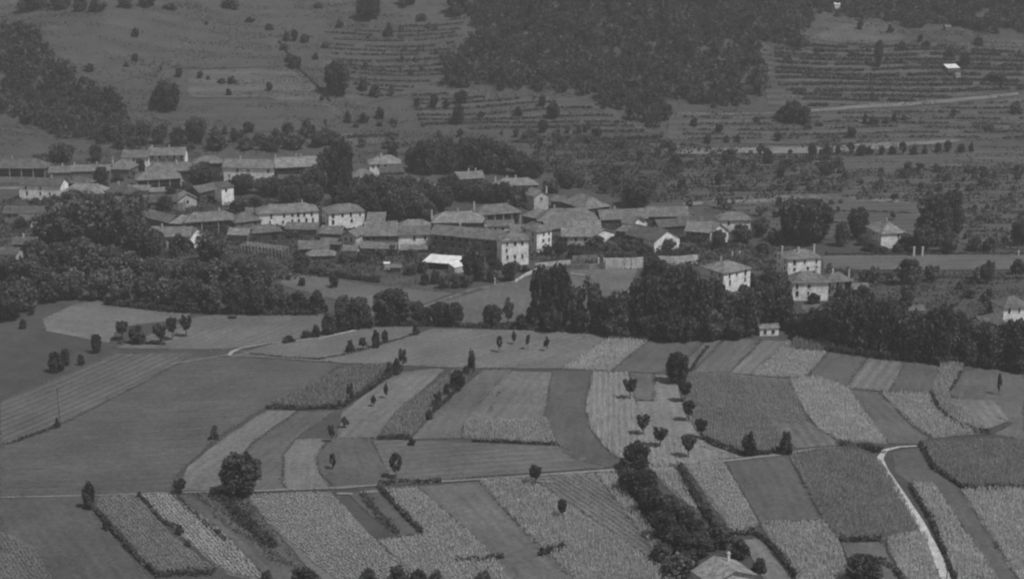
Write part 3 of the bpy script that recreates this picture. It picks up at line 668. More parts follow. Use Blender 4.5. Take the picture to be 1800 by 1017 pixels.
wood('hillside_wood', [(1330,-25),(1900,-25),(1900,66),(1720,62),(1680,45),(1600,50),(1560,38),(1440,25),(1420,60),(1400,75),(1350,60)], 6.4, 7.5, 'wood_leaf', 'dark wood along the top right edge above the terraces')
wood('scrub', [(1340,30),(1400,70),(1420,82),(1350,80),(1310,70)], 6.0, 6, 'wood_leaf', 'tongue of dark scrub left of the upper right terraces')
# ------------------------------------------------------------------ vine rows on the slopes
def rows(name, poly, spacing, ang, h, w, mat, label, gap=.15, dens=2.6, cat='vines', size=.34):
    wp = wpoly(poly); A = np.array(wp); c = A.mean(0); rad = np.abs(A-c).max()*1.5
    d = np.array([math.cos(ang), math.sin(ang)]); pr = np.array([-d[1], d[0]]); PP = []
    k = -int(rad/spacing)
    while k*spacing < rad:
        n = int(2*rad*dens); t_ = rng.uniform(-rad, rad, n)
        wob = 2.2*np.sin(t_/37+k*1.7)+1.2*np.sin(t_/13+k)
        base = c+np.outer(t_, d)+np.outer(k*spacing+wob*spacing/12+rng.normal(0, w*.4, n), pr)
        g_ = np.sin(t_/9+k*2.3)+np.sin(t_/4.1+k*5.1) > (-2+gap*4)
        m = inpoly(base[:, 0], base[:, 1], wp) & g_; base = base[m]
        z = hgt(base[:, 0], base[:, 1])+.3*(c[1] > 650)+rng.uniform(.1, h, len(base)) if len(base) else np.zeros(0)
        if len(base): PP.append(np.column_stack([base, z]))
        k += 1
    V, Fq = leafquads(np.concatenate(PP), size)
    o = meshobj(name, V, Fq, M[mat]); return tag(o, label, cat, kind='stuff')
rows('vine_rows', [(1360,75),(1500,80),(1700,85),(1800,95),(1800,160),(1425,192),(1400,170),(1365,150)], 7.0, .05, 1.8, 1.2, 'vine', 'dark rows of vines on the terraces at upper right', .12, 9.0, size=.5)
rows('vine_rows', [(560,60),(820,30),(770,140),(640,180),(600,120)], 8.0, .03, 1.2, .9, 'vine', 'faint vine rows on the slope left of the central wood', .1, 6, size=.45)
rows('vine_rows', [(720,160),(930,172),(1060,195),(1150,238),(740,225)], 7.5, .03, 1.2, .9, 'vine', 'faint vine rows below the central wood', .1, 6.5, size=.45)
rows('vine_rows', [(925,245),(1180,250),(1340,275),(1480,275),(1480,345),(1200,358),(1090,352),(1050,338),(985,322),(950,300)], 6.0, .04, 1.9, 1.1, 'vine', 'dense vine rows above the right-hand houses', .25, 4.2, size=.5)
rows('vine_rows', [(1200,200),(1420,205),(1800,172),(1800,245),(1480,252),(1340,250),(1200,255)], 8.0, .04, 1.3, 1.0, 'vine', 'sparse vine rows between the pale hillside strips', .3, 5, size=.45)
rows('vine_rows', [(1480,298),(1800,292),(1800,445),(1700,435),(1690,360),(1480,350)], 6.5, .04, 1.7, 1.1, 'vine', 'vine rows behind the pyramid-roofed house', .3, 4.2, size=.45)
rows('vine_rows', [(1200,360),(1380,352),(1370,420),(1330,395)], 7, .04, 1.0, .8, 'vine', 'low vine rows above the rightmost gabled houses', .4, 2.0)
rows('garden_rows', [(1450,478),(1800,480),(1800,585),(1700,560),(1500,540)], 4.0, .15, 1.7, 1.0, 'vine', 'planted garden rows below the pale field at right', .3, 3.0)
rows('garden_rows', [(330,872),(425,872),(500,962),(540,1017),(480,990)], 2.2, 2.25, 1.3, 1.0, 'vine', 'leafy bean rows in the dark plot below the round tree', .3, 6, size=.2)
rows('garden_rows', [(640,470),(760,480),(850,495),(770,515),(640,495)], 3.5, .2, 1.0, .8, 'vine', 'garden rows below the white canopy', .4, 3, size=.25)
rows('grass_steps', [(600,240),(1180,240),(1000,262),(720,256),(600,262)], 8, .02, 1.3, 1.3, 'vine', 'scrubby bank edges above the village', .3, 3.0)
rows('grass_steps', [(330,60),(480,80),(560,150),(600,225),(330,230),(180,160)], 11, .03, .8, .7, 'vine', 'faint grass steps across the smooth hill', .55, .8)
rows('orchard_undergrowth', [(0,350),(560,350),(800,380),(1400,440),(1400,480),(950,460),(640,480),(400,500),(0,480)], 3.2, .3, 1.6, 1.6, 'vine', 'weeds and low scrub between the village houses', .3, 4, size=.42)
# ------------------------------------------------------------------ maize and other standing crops
def crop(poly, h, mat, label, ang=1.6, row=.85, step=.55, jit=.17, leaves=4, name='maize_crop', off=.1):
    wp = wpoly(poly); A = np.array(wp); c = A.mean(0); rad = np.abs(A-c).max()*1.45
    d = np.array([math.cos(ang), math.sin(ang)]); pr = np.array([-d[1], d[0]])
    a, b_ = np.meshgrid(np.arange(-rad, rad, step), np.arange(-rad, rad, row)); a = a.ravel(); b_ = b_.ravel()
    a = a+rng.normal(0, jit, len(a)); b_ = b_+rng.normal(0, jit*.7, len(b_))
    base = c+np.outer(a, d)+np.outer(b_, pr)
    base = base[inpoly(base[:, 0], base[:, 1], wp)]
    hh = h*.8*(1+.14*np.sin(base[:, 0]/4.3+base[:, 1]/6.1))*rng.uniform(.8, 1.15, len(base))
    z0 = hgt(base[:, 0], base[:, 1])+off
    n = len(base); VV = []
    for k in range(leaves):   # upright and drooping blades
        an = rng.uniform(0, 6.28, n); fr = rng.uniform(.45, 1.0, n) if k else np.ones(n)
        wv = .085 if k else .07; rch = rng.uniform(.25, .5, n) if k else rng.uniform(.02, .12, n)
        top = z0+hh*fr; bot = z0 if k == 0 else z0+hh*fr*.45
        dx, dy = np.cos(an), np.sin(an)
        x, y = base[:, 0], base[:, 1]
        v0 = np.column_stack([x-dy*wv, y+dx*wv, bot]); v1 = np.column_stack([x+dy*wv, y-dx*wv, bot])
        v2 = np.column_stack([x+dx*rch+dy*wv, y+dy*rch-dx*wv, top]); v3 = np.column_stack([x+dx*rch-dy*wv, y+dy*rch+dx*wv, top])
        VV.append(np.stack([v0, v1, v2, v3], 1).reshape(-1, 3))
    V = np.concatenate(VV); o = meshobj(name, V, np.arange(len(V)).reshape(-1, 4), M[mat])
    return tag(o, label, 'maize', kind='stuff')
CROPS = [
 ([(987,648),(1082,588),(1135,590),(1140,600),(1070,653)], 1.2, 'maize', 'pale wedge of maize against the tree belt, centre', .9),
 ([(1322,660),(1387,601),(1400,617),(1455,620),(1415,665)], 1.3, 'maize', 'pale maize plot in front of the small white hut', .8),
 ([(1385,614),(1398,600),(1440,600),(1470,616),(1445,620)], 2.6, 'maized', 'dark raised maize patch against the tree belt, right', .8),
 ([(1638,690),(1655,640),(1695,640),(1690,655),(1668,690),(1670,708),(1740,752),(1735,762),(1700,760),(1655,728)], 2.0, 'maize', 'hooked maize strip at the right', 1.7),
 ([(468,716),(540,680),(600,655),(690,640),(640,685),(600,718)], 2.2, 'maized', 'maize plot ending in a dark straight edge, left of centre', .9),
 ([(664,770),(700,722),(800,655),(835,647),(822,672),(762,722),(722,772)], 1.9, 'maized', 'narrow maize strip with dark lower end, centre', .9),
 ([(812,770),(820,744),(960,738),(978,782),(890,777)], 1.7, 'maize', 'short maize plot in the middle of the fields', 1.4),
 ([(1042,654),(1103,656),(1118,720),(1150,760),(1220,790),(1190,816),(1110,816),(1097,810),(1062,785),(1036,750),(1030,715)], .7, 'maize', 'curved pale field in rows beside the dark S-shaped field', 1.5, 1.7, .35),
 ([(1207,658),(1290,658),(1350,740),(1388,780),(1385,795),(1320,800),(1232,765),(1203,710)], 2.0, 'maized', 'maize field curving behind the row of round trees', 1.5),
 ([(1387,668),(1440,667),(1490,685),(1558,780),(1480,777),(1440,755),(1415,725)], 1.7, 'maize', 'pale maize field left of the dark strip, right', 2.0),
 ([(1549,692),(1632,693),(1660,735),(1735,762),(1640,769),(1604,745)], 1.6, 'maize', 'pale maize field under the hooked strip', 2.0),
 ([(1292,660),(1385,669),(1420,740),(1400,745),(1340,735)], .7, 'maized', 'low green rows between the two maize fields', 1.4),
 ([(177,872),(240,870),(298,940),(378,1003),(277,1008),(172,892)], 1.2, 'maized', 'rough garden crop beside the long lower left hedge', 2.1),
 ([(248,872),(304,870),(393,940),(470,1020),(400,1008),(322,945)], 1.0, 'maize', 'pale garden crop between two thin hedges, lower left', 2.1),
 ([(430,872),(578,866),(660,952),(735,1028),(600,1028),(505,950)], .9, 'maize', 'wide grain field at the bottom left of centre', 2.2),
 ([(674,864),(730,858),(848,960),(905,1028),(745,1028),(665,952),(745,942)], 1.3, 'maize', 'maize field right of the dark double hedge, bottom', 2.2),
 ([(844,848),(930,842),(1100,957),(1178,1005),(1188,1028),(1022,1028),(932,945)], 1.9, 'maize', 'tall pale maize field left of the thicket, bottom', 2.2),
 ([(0,936),(58,964),(97,1028),(0,1028)], .9, 'maized', 'rough crop in the bottom left corner', 2.1),
 ([(934,842),(1043,834),(1155,960),(1172,996),(1102,950)], .8, 'maized', 'rough mixed garden crop left of the narrow bright maize strip', 2.1, 1.6, .6),
 ([(1047,834),(1085,832),(1103,870),(1143,930),(1168,973),(1152,973),(1082,880)], 1.7, 'maize', 'narrow bright maize strip along the thicket', 2.1),
 ([(1139,824),(1188,824),(1230,905),(1207,885)], 1.6, 'maize', 'small bright maize wedge at the top of the thicket', 2.0),
 ([(1204,820),(1272,814),(1333,922),(1294,940)], 1.3, 'maize', 'maize strip left of the dark square field, lower right', 2.0),
 ([(1389,802),(1500,788),(1546,812),(1618,932),(1550,950),(1475,950),(1440,900)], 2.2, 'maized', 'large green maize field left of the white path', 2.0),
 ([(1339,924),(1447,917),(1475,954),(1498,1028),(1407,1028)], 1.7, 'maize', 'maize field at the bottom beside the farmhouse plot', 2.0),
 ([(1559,950),(1624,938),(1652,1028),(1590,1028)], 1.8, 'maize', 'maize plot left of the white path, bottom', 2.0),
 ([(1604,854),(1640,852),(1760,1028),(1684,1028),(1644,930)], 1.7, 'maize', 'maize strip along the right side of the white path', 2.1),
 ([(1624,781),(1800,779),(1858,857),(1690,857),(1642,825)], 2.4, 'maized', 'large dense maize field with dark lower edge, far right', 1.9),
 ([(1690,863),(1868,863),(1895,1028),(1799,1028)], 1.9, 'maize', 'maize field in the bottom right corner', 2.0),
]
for p, h, mt, lab, *an in CROPS: crop(p, h, mt, lab, *an)
# ------------------------------------------------------------------ rough growth on the slopes
M['rough'] = leaf_mat('rough_growth', .070, .5, 0, .04, .4, .3)
n = 200000; x = rng.uniform(-430, 430, n); y = rng.uniform(770, 1130, n)
f = np.sin(x/19+2*np.sin(y/23))+np.sin(y/2.9+1.3*np.sin(x/40))*1.1+np.sin(x/7.3+y/9.1)*.6+rng.normal(0, .7, n)
m = f > .55; x, y = x[m], y[m]
V, Fq = leafquads(np.column_stack([x, y, hgt(x, y)+.3+rng.uniform(0, .6, len(x))]), .42, zs=.6)
tag(meshobj('rough_growth', V, Fq, M['rough']), 'rough grass and low scrub speckling the slopes behind the village', 'scrub', kind='stuff')
# ------------------------------------------------------------------ grassy margins between the plots
M['margin'] = leaf_mat('margin_grass', .17, .3, 0, .3, .4, .4)
PP = []
for i, (p, *_r) in enumerate(FIELDS):
    if np.mean([q[1] for q in p]) < 470: continue
    wp = wpoly(p)
    for a, c in zip(wp, wp[1:]+wp[:1]):
        L_ = math.hypot(c[0]-a[0], c[1]-a[1]); n = int(L_*5)
        if n < 2: continue
        t_ = rng.uniform(0, 1, n); t_ = t_[np.sin(t_*L_/7+i)+np.sin(t_*L_/2.7) > .2]; n = len(t_)
        x = a[0]+(c[0]-a[0])*t_+rng.normal(0, .35, n); y = a[1]+(c[1]-a[1])*t_+rng.normal(0, .35, n)
        PP.append(np.column_stack([x, y, hgt(x, y)+.1+rng.uniform(.02, .35, n)]))
V, Fq = leafquads(np.concatenate(PP), .15)
tag(meshobj('grass_margin', V, Fq, M['margin']), 'rough grass along the edges between the field plots', 'grass', kind='stuff')
# ------------------------------------------------------------------ hedges and painted shade strips
def hedge(pts, w, h, mat, label, dens=26, size=.26, name='hedge', var=.5):
    q = [ray(*p) for p in pts]; P = []
    for a, c in zip(q[:-1], q[1:]):
        L_ = (c-a).length; n = int(L_*dens); t_ = rng.uniform(0, 1, n)
        d = (c-a)/max(L_, .1); s = t_*L_+a.x
        hv = h*(1-var/2+var*.5*np.sin(s*.9+a.y)*np.sin(s*.37)+rng.uniform(-.25, .25, n)*var)
        x = a.x+(c.x-a.x)*t_-d.y*rng.normal(0, w*.3, n); y = a.y+(c.y-a.y)*t_+d.x*rng.normal(0, w*.3, n)
        z = hgt(x, y)+hv*rng.uniform(0, 1, n)**.7
        P.append(np.column_stack([x, y, z]))
    V, Fq = leafquads(np.concatenate(P), size); o = meshobj(name, V, Fq, M[mat])
    return tag(o, label, 'hedge')
HEDGES = [  # maize-edge entries are added dark strips standing in for shade, not hedges
 ([(1450,372),(1560,374),(1600,376)], 1.6, 1.2, 'leaf', 'low scrubby bank left of the lone pyramid-roofed house, upper one'),
 ([(1450,392),(1500,394)], 1.6, 1.2, 'leaf', 'low scrubby bank left of the lone pyramid-roofed house, lower one'),
 ([(1690,385),(1800,388)], 1.6, 1.4, 'leaf', 'low scrubby bank right of the huge right-hand tree, upper one'),
 ([(1700,408),(1800,411)], 1.6, 1.4, 'leaf', 'low scrubby bank right of the huge right-hand tree, lower one'),
 ([(1000,450),(1080,452),(1150,455)], 3.0, 2.6, 'leafd', 'dark garden hedge above the high pale garden wall'),
 ([(1155,448),(1230,449)], 2.5, 2.4, 'leafd', 'dark hedge above the high wall left of the hip-roofed house'),
 ([(1195,437),(1250,436),(1300,434)], 2.5, 2.4, 'leafd', 'dark hedge below the grey-walled gabled house'),
 ([(1235,455),(1320,458),(1370,462)], 2.0, 1.6, 'leaf', 'loose hedge around the two white posts'),
 ([(165,895),(200,935),(240,980),(275,1010)], 1.2, 1.7, 'leafd', 'long dark hedge slanting down at lower left'),
 ([(243,870),(262,890),(285,918),(320,930)], .8, 1.1, 'leafd', 'broken hedge across the garden plots, left one'),
 ([(306,868),(335,900),(365,925),(398,952)], .8, 1.2, 'leafd', 'thin hedge across the garden plots, right one'),
 ([(388,868),(405,890),(440,925),(480,962)], 3.6, 1.7, 'leafd', 'wide leafy hedge below the big round tree'),
 ([(665,855),(700,895),(742,937)], 1.2, 1.7, 'leafd', 'right hedge of the dark double-hedged strip'),
 ([(636,868),(665,905),(700,938)], 1.6, 1.4, 'leafd', 'left hedge of the dark double-hedged strip'),
 ([(665,851),(720,849),(775,847)], 1.0, 1.5, 'leafd', 'short dark hedge along the track, centre'),
 ([(600,717),(640,692),(670,670),(705,652)], 1.6, 2.2, 'leafd', 'dark hedge on the slanting field edge, centre left'),
 ([(468,718),(530,720),(600,718)], .7, 1.8, 'leafd', 'straight dark leaf strip painting the shade at the foot of the left maize plot'),
 ([(664,772),(722,773)], .8, 2.0, 'leafd', 'dark leaf strip painting the shade at the foot of the narrow maize strip'),
 ([(830,777),(900,779),(975,783)], .5, 1.2, 'leafd', 'ragged dark leaf strip painting the shade under the middle maize plot'),
 ([(760,727),(785,706),(812,675),(830,650)], 1.0, 1.6, 'leafd', 'ragged hedge on the right of the maize strip'),
 ([(1232,770),(1260,785),(1310,802),(1390,794)], 1.2, 2.2, 'leafd', 'curving dark leaf strip painting the shade under the maize field, centre right'),
 ([(1475,781),(1500,788),(1530,790),(1553,796)], 2.4, 1.9, 'leafd', 'dark thick hedge at the head of the white path'),
 ([(1635,694),(1650,722),(1680,745),(1715,760),(1742,762)], .9, 1.8, 'leafd', 'dark curved hedge under the hooked strip, right'),
 ([(1618,781),(1640,824),(1665,840),(1692,858)], .9, 1.8, 'leafd', 'dark curved hedge right of the white path'),
 ([(1692,859),(1760,861),(1860,858)], .8, 2.2, 'leafd', 'straight dark leaf strip painting the shade along the far right maize field'),
 ([(1475,951),(1550,951)], .8, 2.0, 'leafd', 'short dark leaf strip painting the shade at the foot of the green maize field'),
 ([(1275,938),(1330,940),(1365,970),(1400,1017)], 1.0, 2.0, 'leafd', 'hedge turning down beside the bottom farmhouse plot'),
 ([(1195,825),(1215,865),(1250,915),(1285,955)], 2.0, 2.4, 'leafd', 'thick hedge right of the diagonal thicket'),
 ([(1600,855),(1640,920),(1670,1000),(1680,1020)], .9, 1.6, 'leafd', 'dark verge along the right of the white path'),
 ([(275,1012),(330,1008),(378,1008)], 2.0, 1.6, 'leafd', 'dark hedge at the bottom left among the plots'),
 ([(800,985),(850,985),(885,980)], 1.2, 1.5, 'leafd', 'short dark hedge near the bottom, left of centre'),
 ([(948,975),(992,966)], 2.2, 2.0, 'leafd', 'isolated dark hedge in the tall maize, bottom centre'),
 ([(1540,985),(1570,1000),(1595,1030)], 1.2, 1.6, 'leaf', 'hedge below the green maize left of the white path'),
 ([(0,785),(60,765),(105,748)], 1.6, 1.0, 'leaf', 'low rough verge at the far left field boundary'),
 ([(1245,610),(1225,635),(1215,652)], .7, 1.3, 'leafd', 'short slanting hedge right of the largest row tree'),
 ([(1690,652),(1672,685)], .7, 1.3, 'leafd', 'dark edge right of the hooked strip'),
 ([(520,478),(580,485),(640,493),(668,496)], 2.6, 3.2, 'leafd', 'long straight clipped hedge below the pergola'),
 ([(1450,478),(1600,487),(1800,490)], 1.5, 1.6, 'leaf', 'hedge along the near side of the pale field'),
 ([(1450,449),(1600,449),(1800,448)], 1.2, 1.6, 'leaf', 'low hedge along the far side of the pale field'),
 ([(185,535),(300,548),(430,553),(560,553)], 2.5, 3.0, 'leafd', 'dark hedge at the foot of the left wood'),
 ([(640,572),(780,573),(930,580),(1080,588)], 1.6, 2.2, 'leafd', 'dark hedge along the field edge, centre'),
 ([(1080,588),(1230,598),(1300,594),(1325,586)], 2.6, 3.2, 'leafd', 'dark hedge under the middle tree belt'),
 ([(1450,616),(1560,632),(1700,640),(1800,656)], 2.6, 3.2, 'leafd', 'dark hedge under the right tree belt'),
 ([(208,603),(290,606)], 1.0, 1.0, 'leafd', 'low verge under the upper left tree row'),
 ([(440,622),(500,629),(560,632),(610,623),(645,614),(690,600),(735,586)], .8, .6, 'leaf', 'grassy bank curving through the upper left fields'),
 ([(610,243),(660,241),(700,239)], 2.2, 2.4, 'leafd', 'short dark hedge on the slope above the pale-walled house'),
 ([(1020,248),(1090,246),(1165,243)], 2.0, 2.2, 'leafd', 'dark hedge on the slope under the central wood'),
 ([(740,252),(790,254)], 1.6, 1.8, 'leafd', 'small hedge segment above the village centre'),
 ([(900,250),(945,252)], 1.6, 1.8, 'leafd', 'small hedge segment right of the trees behind the village'),
 ([(490,75),(505,95),(520,118),(550,145),(580,180)], 1.6, 1.8, 'leafd', 'scrubby boundary down the right side of the smooth hill'),
]
for p, w, h, mt, lab in HEDGES: hedge(p, w, h, mt, lab, dens=20*max(1, w*h/2.2))
# ------------------------------------------------------------------ buildings
def boxV(V, Fc, x0, x1, y0, y1, z0, z1):
    k = len(V)
    V += [(x0,y0,z0),(x1,y0,z0),(x1,y1,z0),(x0,y1,z0),(x0,y0,z1),(x1,y0,z1),(x1,y1,z1),(x0,y1,z1)]
    Fc += [(k,k+3,k+2,k+1),(k+4,k+5,k+6,k+7),(k,k+1,k+5,k+4),(k+1,k+2,k+6,k+5),(k+2,k+3,k+7,k+6),(k+3,k,k+4,k+7)]
def box(name, mat, parent, *b_):
    V, Fc = [], []; boxV(V, Fc, *b_); return meshobj(name, V, Fc, mat, parent)
def slab(V, Fc, p00, p10, p11, p01, th, n, seed):
    """bent roof slope: p00-p10 eave, p01-p11 ridge"""
    rr = random.Random(seed); k = len(V)
    p00, p10, p11, p01 = map(Vector, (p00, p10, p11, p01)); m = 3
    for i in range(n+1):
        s = i/n; e = p00.lerp(p10, s); r = p01.lerp(p11, s)
        for j in range(m+1):
            u = j/m; q = e.lerp(r, u); q.z += (rr.uniform(-.05, .05)-.14*math.sin(math.pi*s)*(u) - .05*math.sin(math.pi*u))
            V.append(q); 
    nt_ = (n+1)*(m+1)
    for i in range(nt_): V.append(V[k+i]-Vector((0, 0, th)))
    def I(i, j, o=0): return k+o*nt_+i*(m+1)+j
    for i in range(n):
        for j in range(m):
            Fc.append((I(i,j),I(i+1,j),I(i+1,j+1),I(i,j+1))); Fc.append((I(i,j,1),I(i,j+1,1),I(i+1,j+1,1),I(i+1,j,1)))
        Fc.append((I(i,0),I(i,0,1),I(i+1,0,1),I(i+1,0))); Fc.append((I(i,m),I(i+1,m),I(i+1,m,1),I(i,m,1)))
    for j in range(m):
        Fc.append((I(0,j),I(0,j+1),I(0,j+1,1),I(0,j,1))); Fc.append((I(n,j),I(n,j,1),I(n,j+1,1),I(n,j+1)))
HN = [0]
def windows(root, face, cols, rows_, w, d, eh, zoff=0):
    """face: front / left / right ; cols: list of positions 0..1"""
    for r in range(rows_):
        zc = eh-1.35-r*2.75
        if zc < .8: continue
        for c in cols:
            V, Fc, fm = [], [], []
            if len(cols) > 2 and random.random() < .18: continue
            ww, hh = random.choice((.38, .45, .5, .58)), random.choice((.6, .7, .8, .95))
            c = c+random.uniform(-.02, .02)
            if face == 'front':
                x = -w/2+c*w; fr = (x-ww, x+ww, -.06, .02)
                boxV(V, Fc, x-ww, x+ww, -.05, .03, zc-hh, zc+hh); boxV(V, Fc, x-ww-.12, x+ww+.12, -.14, -.052, zc-hh-.14, zc-hh-.01)
            elif face == 'right':
                y = c*d; boxV(V, Fc, w/2-.03, w/2+.05, y-ww, y+ww, zc-hh, zc+hh); boxV(V, Fc, w/2+.052, w/2+.14, y-ww-.12, y+ww+.12, zc-hh-.14, zc-hh-.01)
            else:
                y = c*d; boxV(V, Fc, -w/2-.05, -w/2+.03, y-ww, y+ww, zc-hh, zc+hh); boxV(V, Fc, -w/2-.14, -w/2-.052, y-ww-.12, y+ww+.12, zc-hh-.14, zc-hh-.01)
            meshobj('window', V, Fc, None, root, mats=[M['glass'], M['pale']], fmat=[0]*6+[1]*6)
def house(A, B, eh, depth, typ, label, wall='white', roof='roof', rise=None, win=(), chim=(), gallery=0, name='house', cat='house', ov=.55, door=None, gw='pale'):
    HN[0] += 1
    a = ray(A[0], A[1], eh); c = ray(B[0], B[1], eh)
    d = Vector((c.x-a.x, c.y-a.y)); w = d.length; u = d/w; v = Vector((-u.y, u.x))
    mid = Vector(((a.x+c.x)/2, (a.y+c.y)/2)); fr = mid+v*ov   # wall front centre
    zb = min(hz(fr.x+u.x*s*w/2+v.x*t_*depth, fr.y+u.y*s*w/2+v.y*t_*depth) for s in (-1, 0, 1) for t_ in (0, .5, 1))
    ez = (a.z+c.z)/2-hz(fr.x, fr.y)
    gz = hz(fr.x, fr.y)
    root = empty(name, (fr.x, fr.y, gz), math.atan2(u.y, u.x))
    tag(root, label, cat)
    ww = w-2*ov; dd = max(depth-2*ov, 2); b0 = zb-gz-1.0
    gb = 1.5 if gallery else 0.0    # set-back of the wall behind the gallery
    span = dd if typ in ('g',) else (ww if typ == 'p' else min(ww, dd))
    if rise is None: rise = .60*(span/2+ov)
    # walls
    V, Fc = [], []
    y0 = gb
    wt = eh-.05
    V += [(-ww/2,y0,b0),(ww/2,y0,b0),(ww/2,dd,b0),(-ww/2,dd,b0),(-ww/2,y0,wt),(ww/2,y0,wt),(ww/2,dd,wt),(-ww/2,dd,wt)]
    gr = rise*(span/2)/(span/2+ov) - .12
    if typ == 'g':
        V += [(-ww/2,dd/2,wt+gr),(ww/2,dd/2,wt+gr)]
        Fc += [(0,1,5,4),(2,3,7,6),(1,2,6,9,5),(3,0,4,8,7),(0,3,2,1),(4,5,9,8),(6,7,8,9)]
    elif typ == 'p':
        V += [(0,y0,wt+gr),(0,dd,wt+gr)]
        Fc += [(0,1,5,8,4),(2,3,7,9,6),(1,2,6,5),(3,0,4,7),(0,3,2,1),(4,8,9,7),(5,6,9,8)]
    elif typ == 's':
        V[6] = (ww/2,dd,wt+rise); V[7] = (-ww/2,dd,wt+rise)
        Fc += [(0,1,5,4),(2,3,7,6),(1,2,6,5),(3,0,4,7),(0,3,2,1),(4,5,6,7)]
    else:
        Fc += [(0,1,5,4),(2,3,7,6),(1,2,6,5),(3,0,4,7),(0,3,2,1),(4,5,6,7)]
    meshobj('wall', V, Fc, M[wall], root)
    # roof
    V, Fc = [], []; X0, X1, Y0, Y1 = -ww/2-ov, ww/2+ov, -ov, dd+ov; th = .2; n = max(3, int(w/3)); s0 = HN[0]*10
    zr = eh+rise
    if typ == 'g':
        ym = (Y0+Y1)/2
        slab(V, Fc, (X0,Y0,eh), (X1,Y0,eh), (X1,ym,zr), (X0,ym,zr), th, n, s0); slab(V, Fc, (X1,Y1,eh), (X0,Y1,eh), (X0,ym,zr), (X1,ym,zr), th, n, s0+1)
    elif typ == 'p':
        n = max(3, int(dd/3))
        slab(V, Fc, (X0,Y1,eh), (X0,Y0,eh), (0,Y0,zr), (0,Y1,zr), th, n, s0); slab(V, Fc, (X1,Y0,eh), (X1,Y1,eh), (0,Y1,zr), (0,Y0,zr), th, n, s0+1)
    elif typ == 's':
        slab(V, Fc, (X0,Y0,eh+.1), (X1,Y0,eh+.1), (X1,Y1,zr+.35), (X0,Y1,zr+.35), th, n, s0)
    else:
        if ww >= dd:
            k = (Y1-Y0)/2*.92; ym = (Y0+Y1)/2; r0, r1 = (X0+k, ym, zr), (X1-k, ym, zr)
            if r1[0] < r0[0]: r0 = r1 = (0, ym, zr)
            slab(V, Fc, (X0,Y0,eh), (X1,Y0,eh), r1, r0, th, n, s0); slab(V, Fc, (X1,Y1,eh), (X0,Y1,eh), r0, r1, th, n, s0+1)
            slab(V, Fc, (X0,Y1,eh), (X0,Y0,eh), r0, r0, th, 3, s0+2); slab(V, Fc, (X1,Y0,eh), (X1,Y1,eh), r1, r1, th, 3, s0+3)
        else:
            k = (X1-X0)/2*.92; r0, r1 = (0, Y0+k, zr), (0, max(Y1-k, Y0+k), zr)
            slab(V, Fc, (X0,Y1,eh), (X0,Y0,eh), r0, r1, th, n, s0); slab(V, Fc, (X1,Y0,eh), (X1,Y1,eh), r1, r0, th, n, s0+1)
            slab(V, Fc, (X0,Y0,eh), (X1,Y0,eh), r0, r0, th, 3, s0+2); slab(V, Fc, (X1,Y1,eh), (X0,Y1,eh), r1, r1, th, 3, s0+3)
    ro = meshobj('roof', V, Fc, M[roof], root)
    for cx_, cy_ in chim:     # fractions of the roof, then a capped stack
        x = X0+(X1-X0)*cx_; y = Y0+(Y1-Y0)*cy_; V, Fc = [], []
        zt = zr+.9
        boxV(V, Fc, x-.32, x+.32, y-.28, y+.28, eh+.1, zt); boxV(V, Fc, x-.42, x+.42, y-.38, y+.38, zt+.003, zt+.15)
        boxV(V, Fc, x-.2, x+.2, y-.2, y+.2, zt+.153, zt+.4)
        meshobj('chimney', V, Fc, M['pale'], ro)
    for face, cols, rws in win:
        nn = cols if isinstance(cols, (list, tuple)) else [(i+.5)/cols for i in range(cols)]
        if face == 'front' and gb:
            g2 = empty_shift(root, nn, rws, ww, dd, wt, gb)
        else: windows(root, face, nn, rws, ww, dd, wt)
    if door is not None:
        V, Fc = [], []; x = -ww/2+door*ww; boxV(V, Fc, x-.55, x+.55, y0-.06, y0+.02, -.4, 2.1)
        meshobj('door', V, Fc, M['dark'], root)
    if gallery:
        V, Fc = [], []; boxV(V, Fc, -ww/2, ww/2, .1, gb-.003, wt-2.75, wt-2.6)
        boxV(V, Fc, -ww/2, ww/2, .1, .16, wt-1.75, wt-1.66); boxV(V, Fc, -ww/2, ww/2, .1, .16, wt-2.3, wt-2.22)
        meshobj('gallery', V, Fc, M['wood'], root)
        for i in range(gallery):
            x = -ww/2+.2+(ww-.4)*i/(gallery-1); V, Fc = [], []
            boxV(V, Fc, x-.16, x+.16, -.08, .09, b0, wt)
            meshobj('post', V, Fc, M[gw], root)
    return root
def empty_shift(root, cols, rws, ww, dd, wt, gb):
    for r in range(rws):
        zc = wt-1.35-r*2.75
        if zc < .8: continue
        for c in cols:
            x = -ww/2+c*ww; V, Fc = [], []
            boxV(V, Fc, x-.5, x+.5, gb-.05, gb+.03, zc-.8, zc+.75)
            meshobj('window', V, Fc, M['glass'], root)
Hs = house
# upper left of the village
Hs((-28,296),(80,296),6.2,13,'h','wide hipped farmhouse with pale posts at the far left edge','dark','roofd',gallery=6,chim=[(.4,.5)])
Hs((30,325),(107,327),7.6,10,'g','low-roofed house with white front and tall dark openings, far left','white','roofd',win=[('front',[.18,.5,.72],2)],chim=[(.7,.5)])
Hs((-20,322),(34,322),3.0,6,'s','pale lean-to wall under the far left farmhouse','pale','roofd')
Hs((84,304),(124,303),5,9,'g','small roof beside the far left hipped farmhouse','grey','roof',chim=[(.6,.5)])
Hs((122,302),(194,300),5,9,'g','long roof with a small chimney behind the hipped left roofs','grey','roof',chim=[(.65,.5),(.1,.5)])
Hs((106,337),(180,341),5,12,'h','hipped roof with a pale patch right of the white-fronted left house','dark','roofl',win=[('front',3,1)])
Hs((180,338),(228,341),5,11,'h','dark hipped roof in the middle of the left roof cluster','dark','roofd',win=[('front',2,1)],chim=[(.4,.5)])
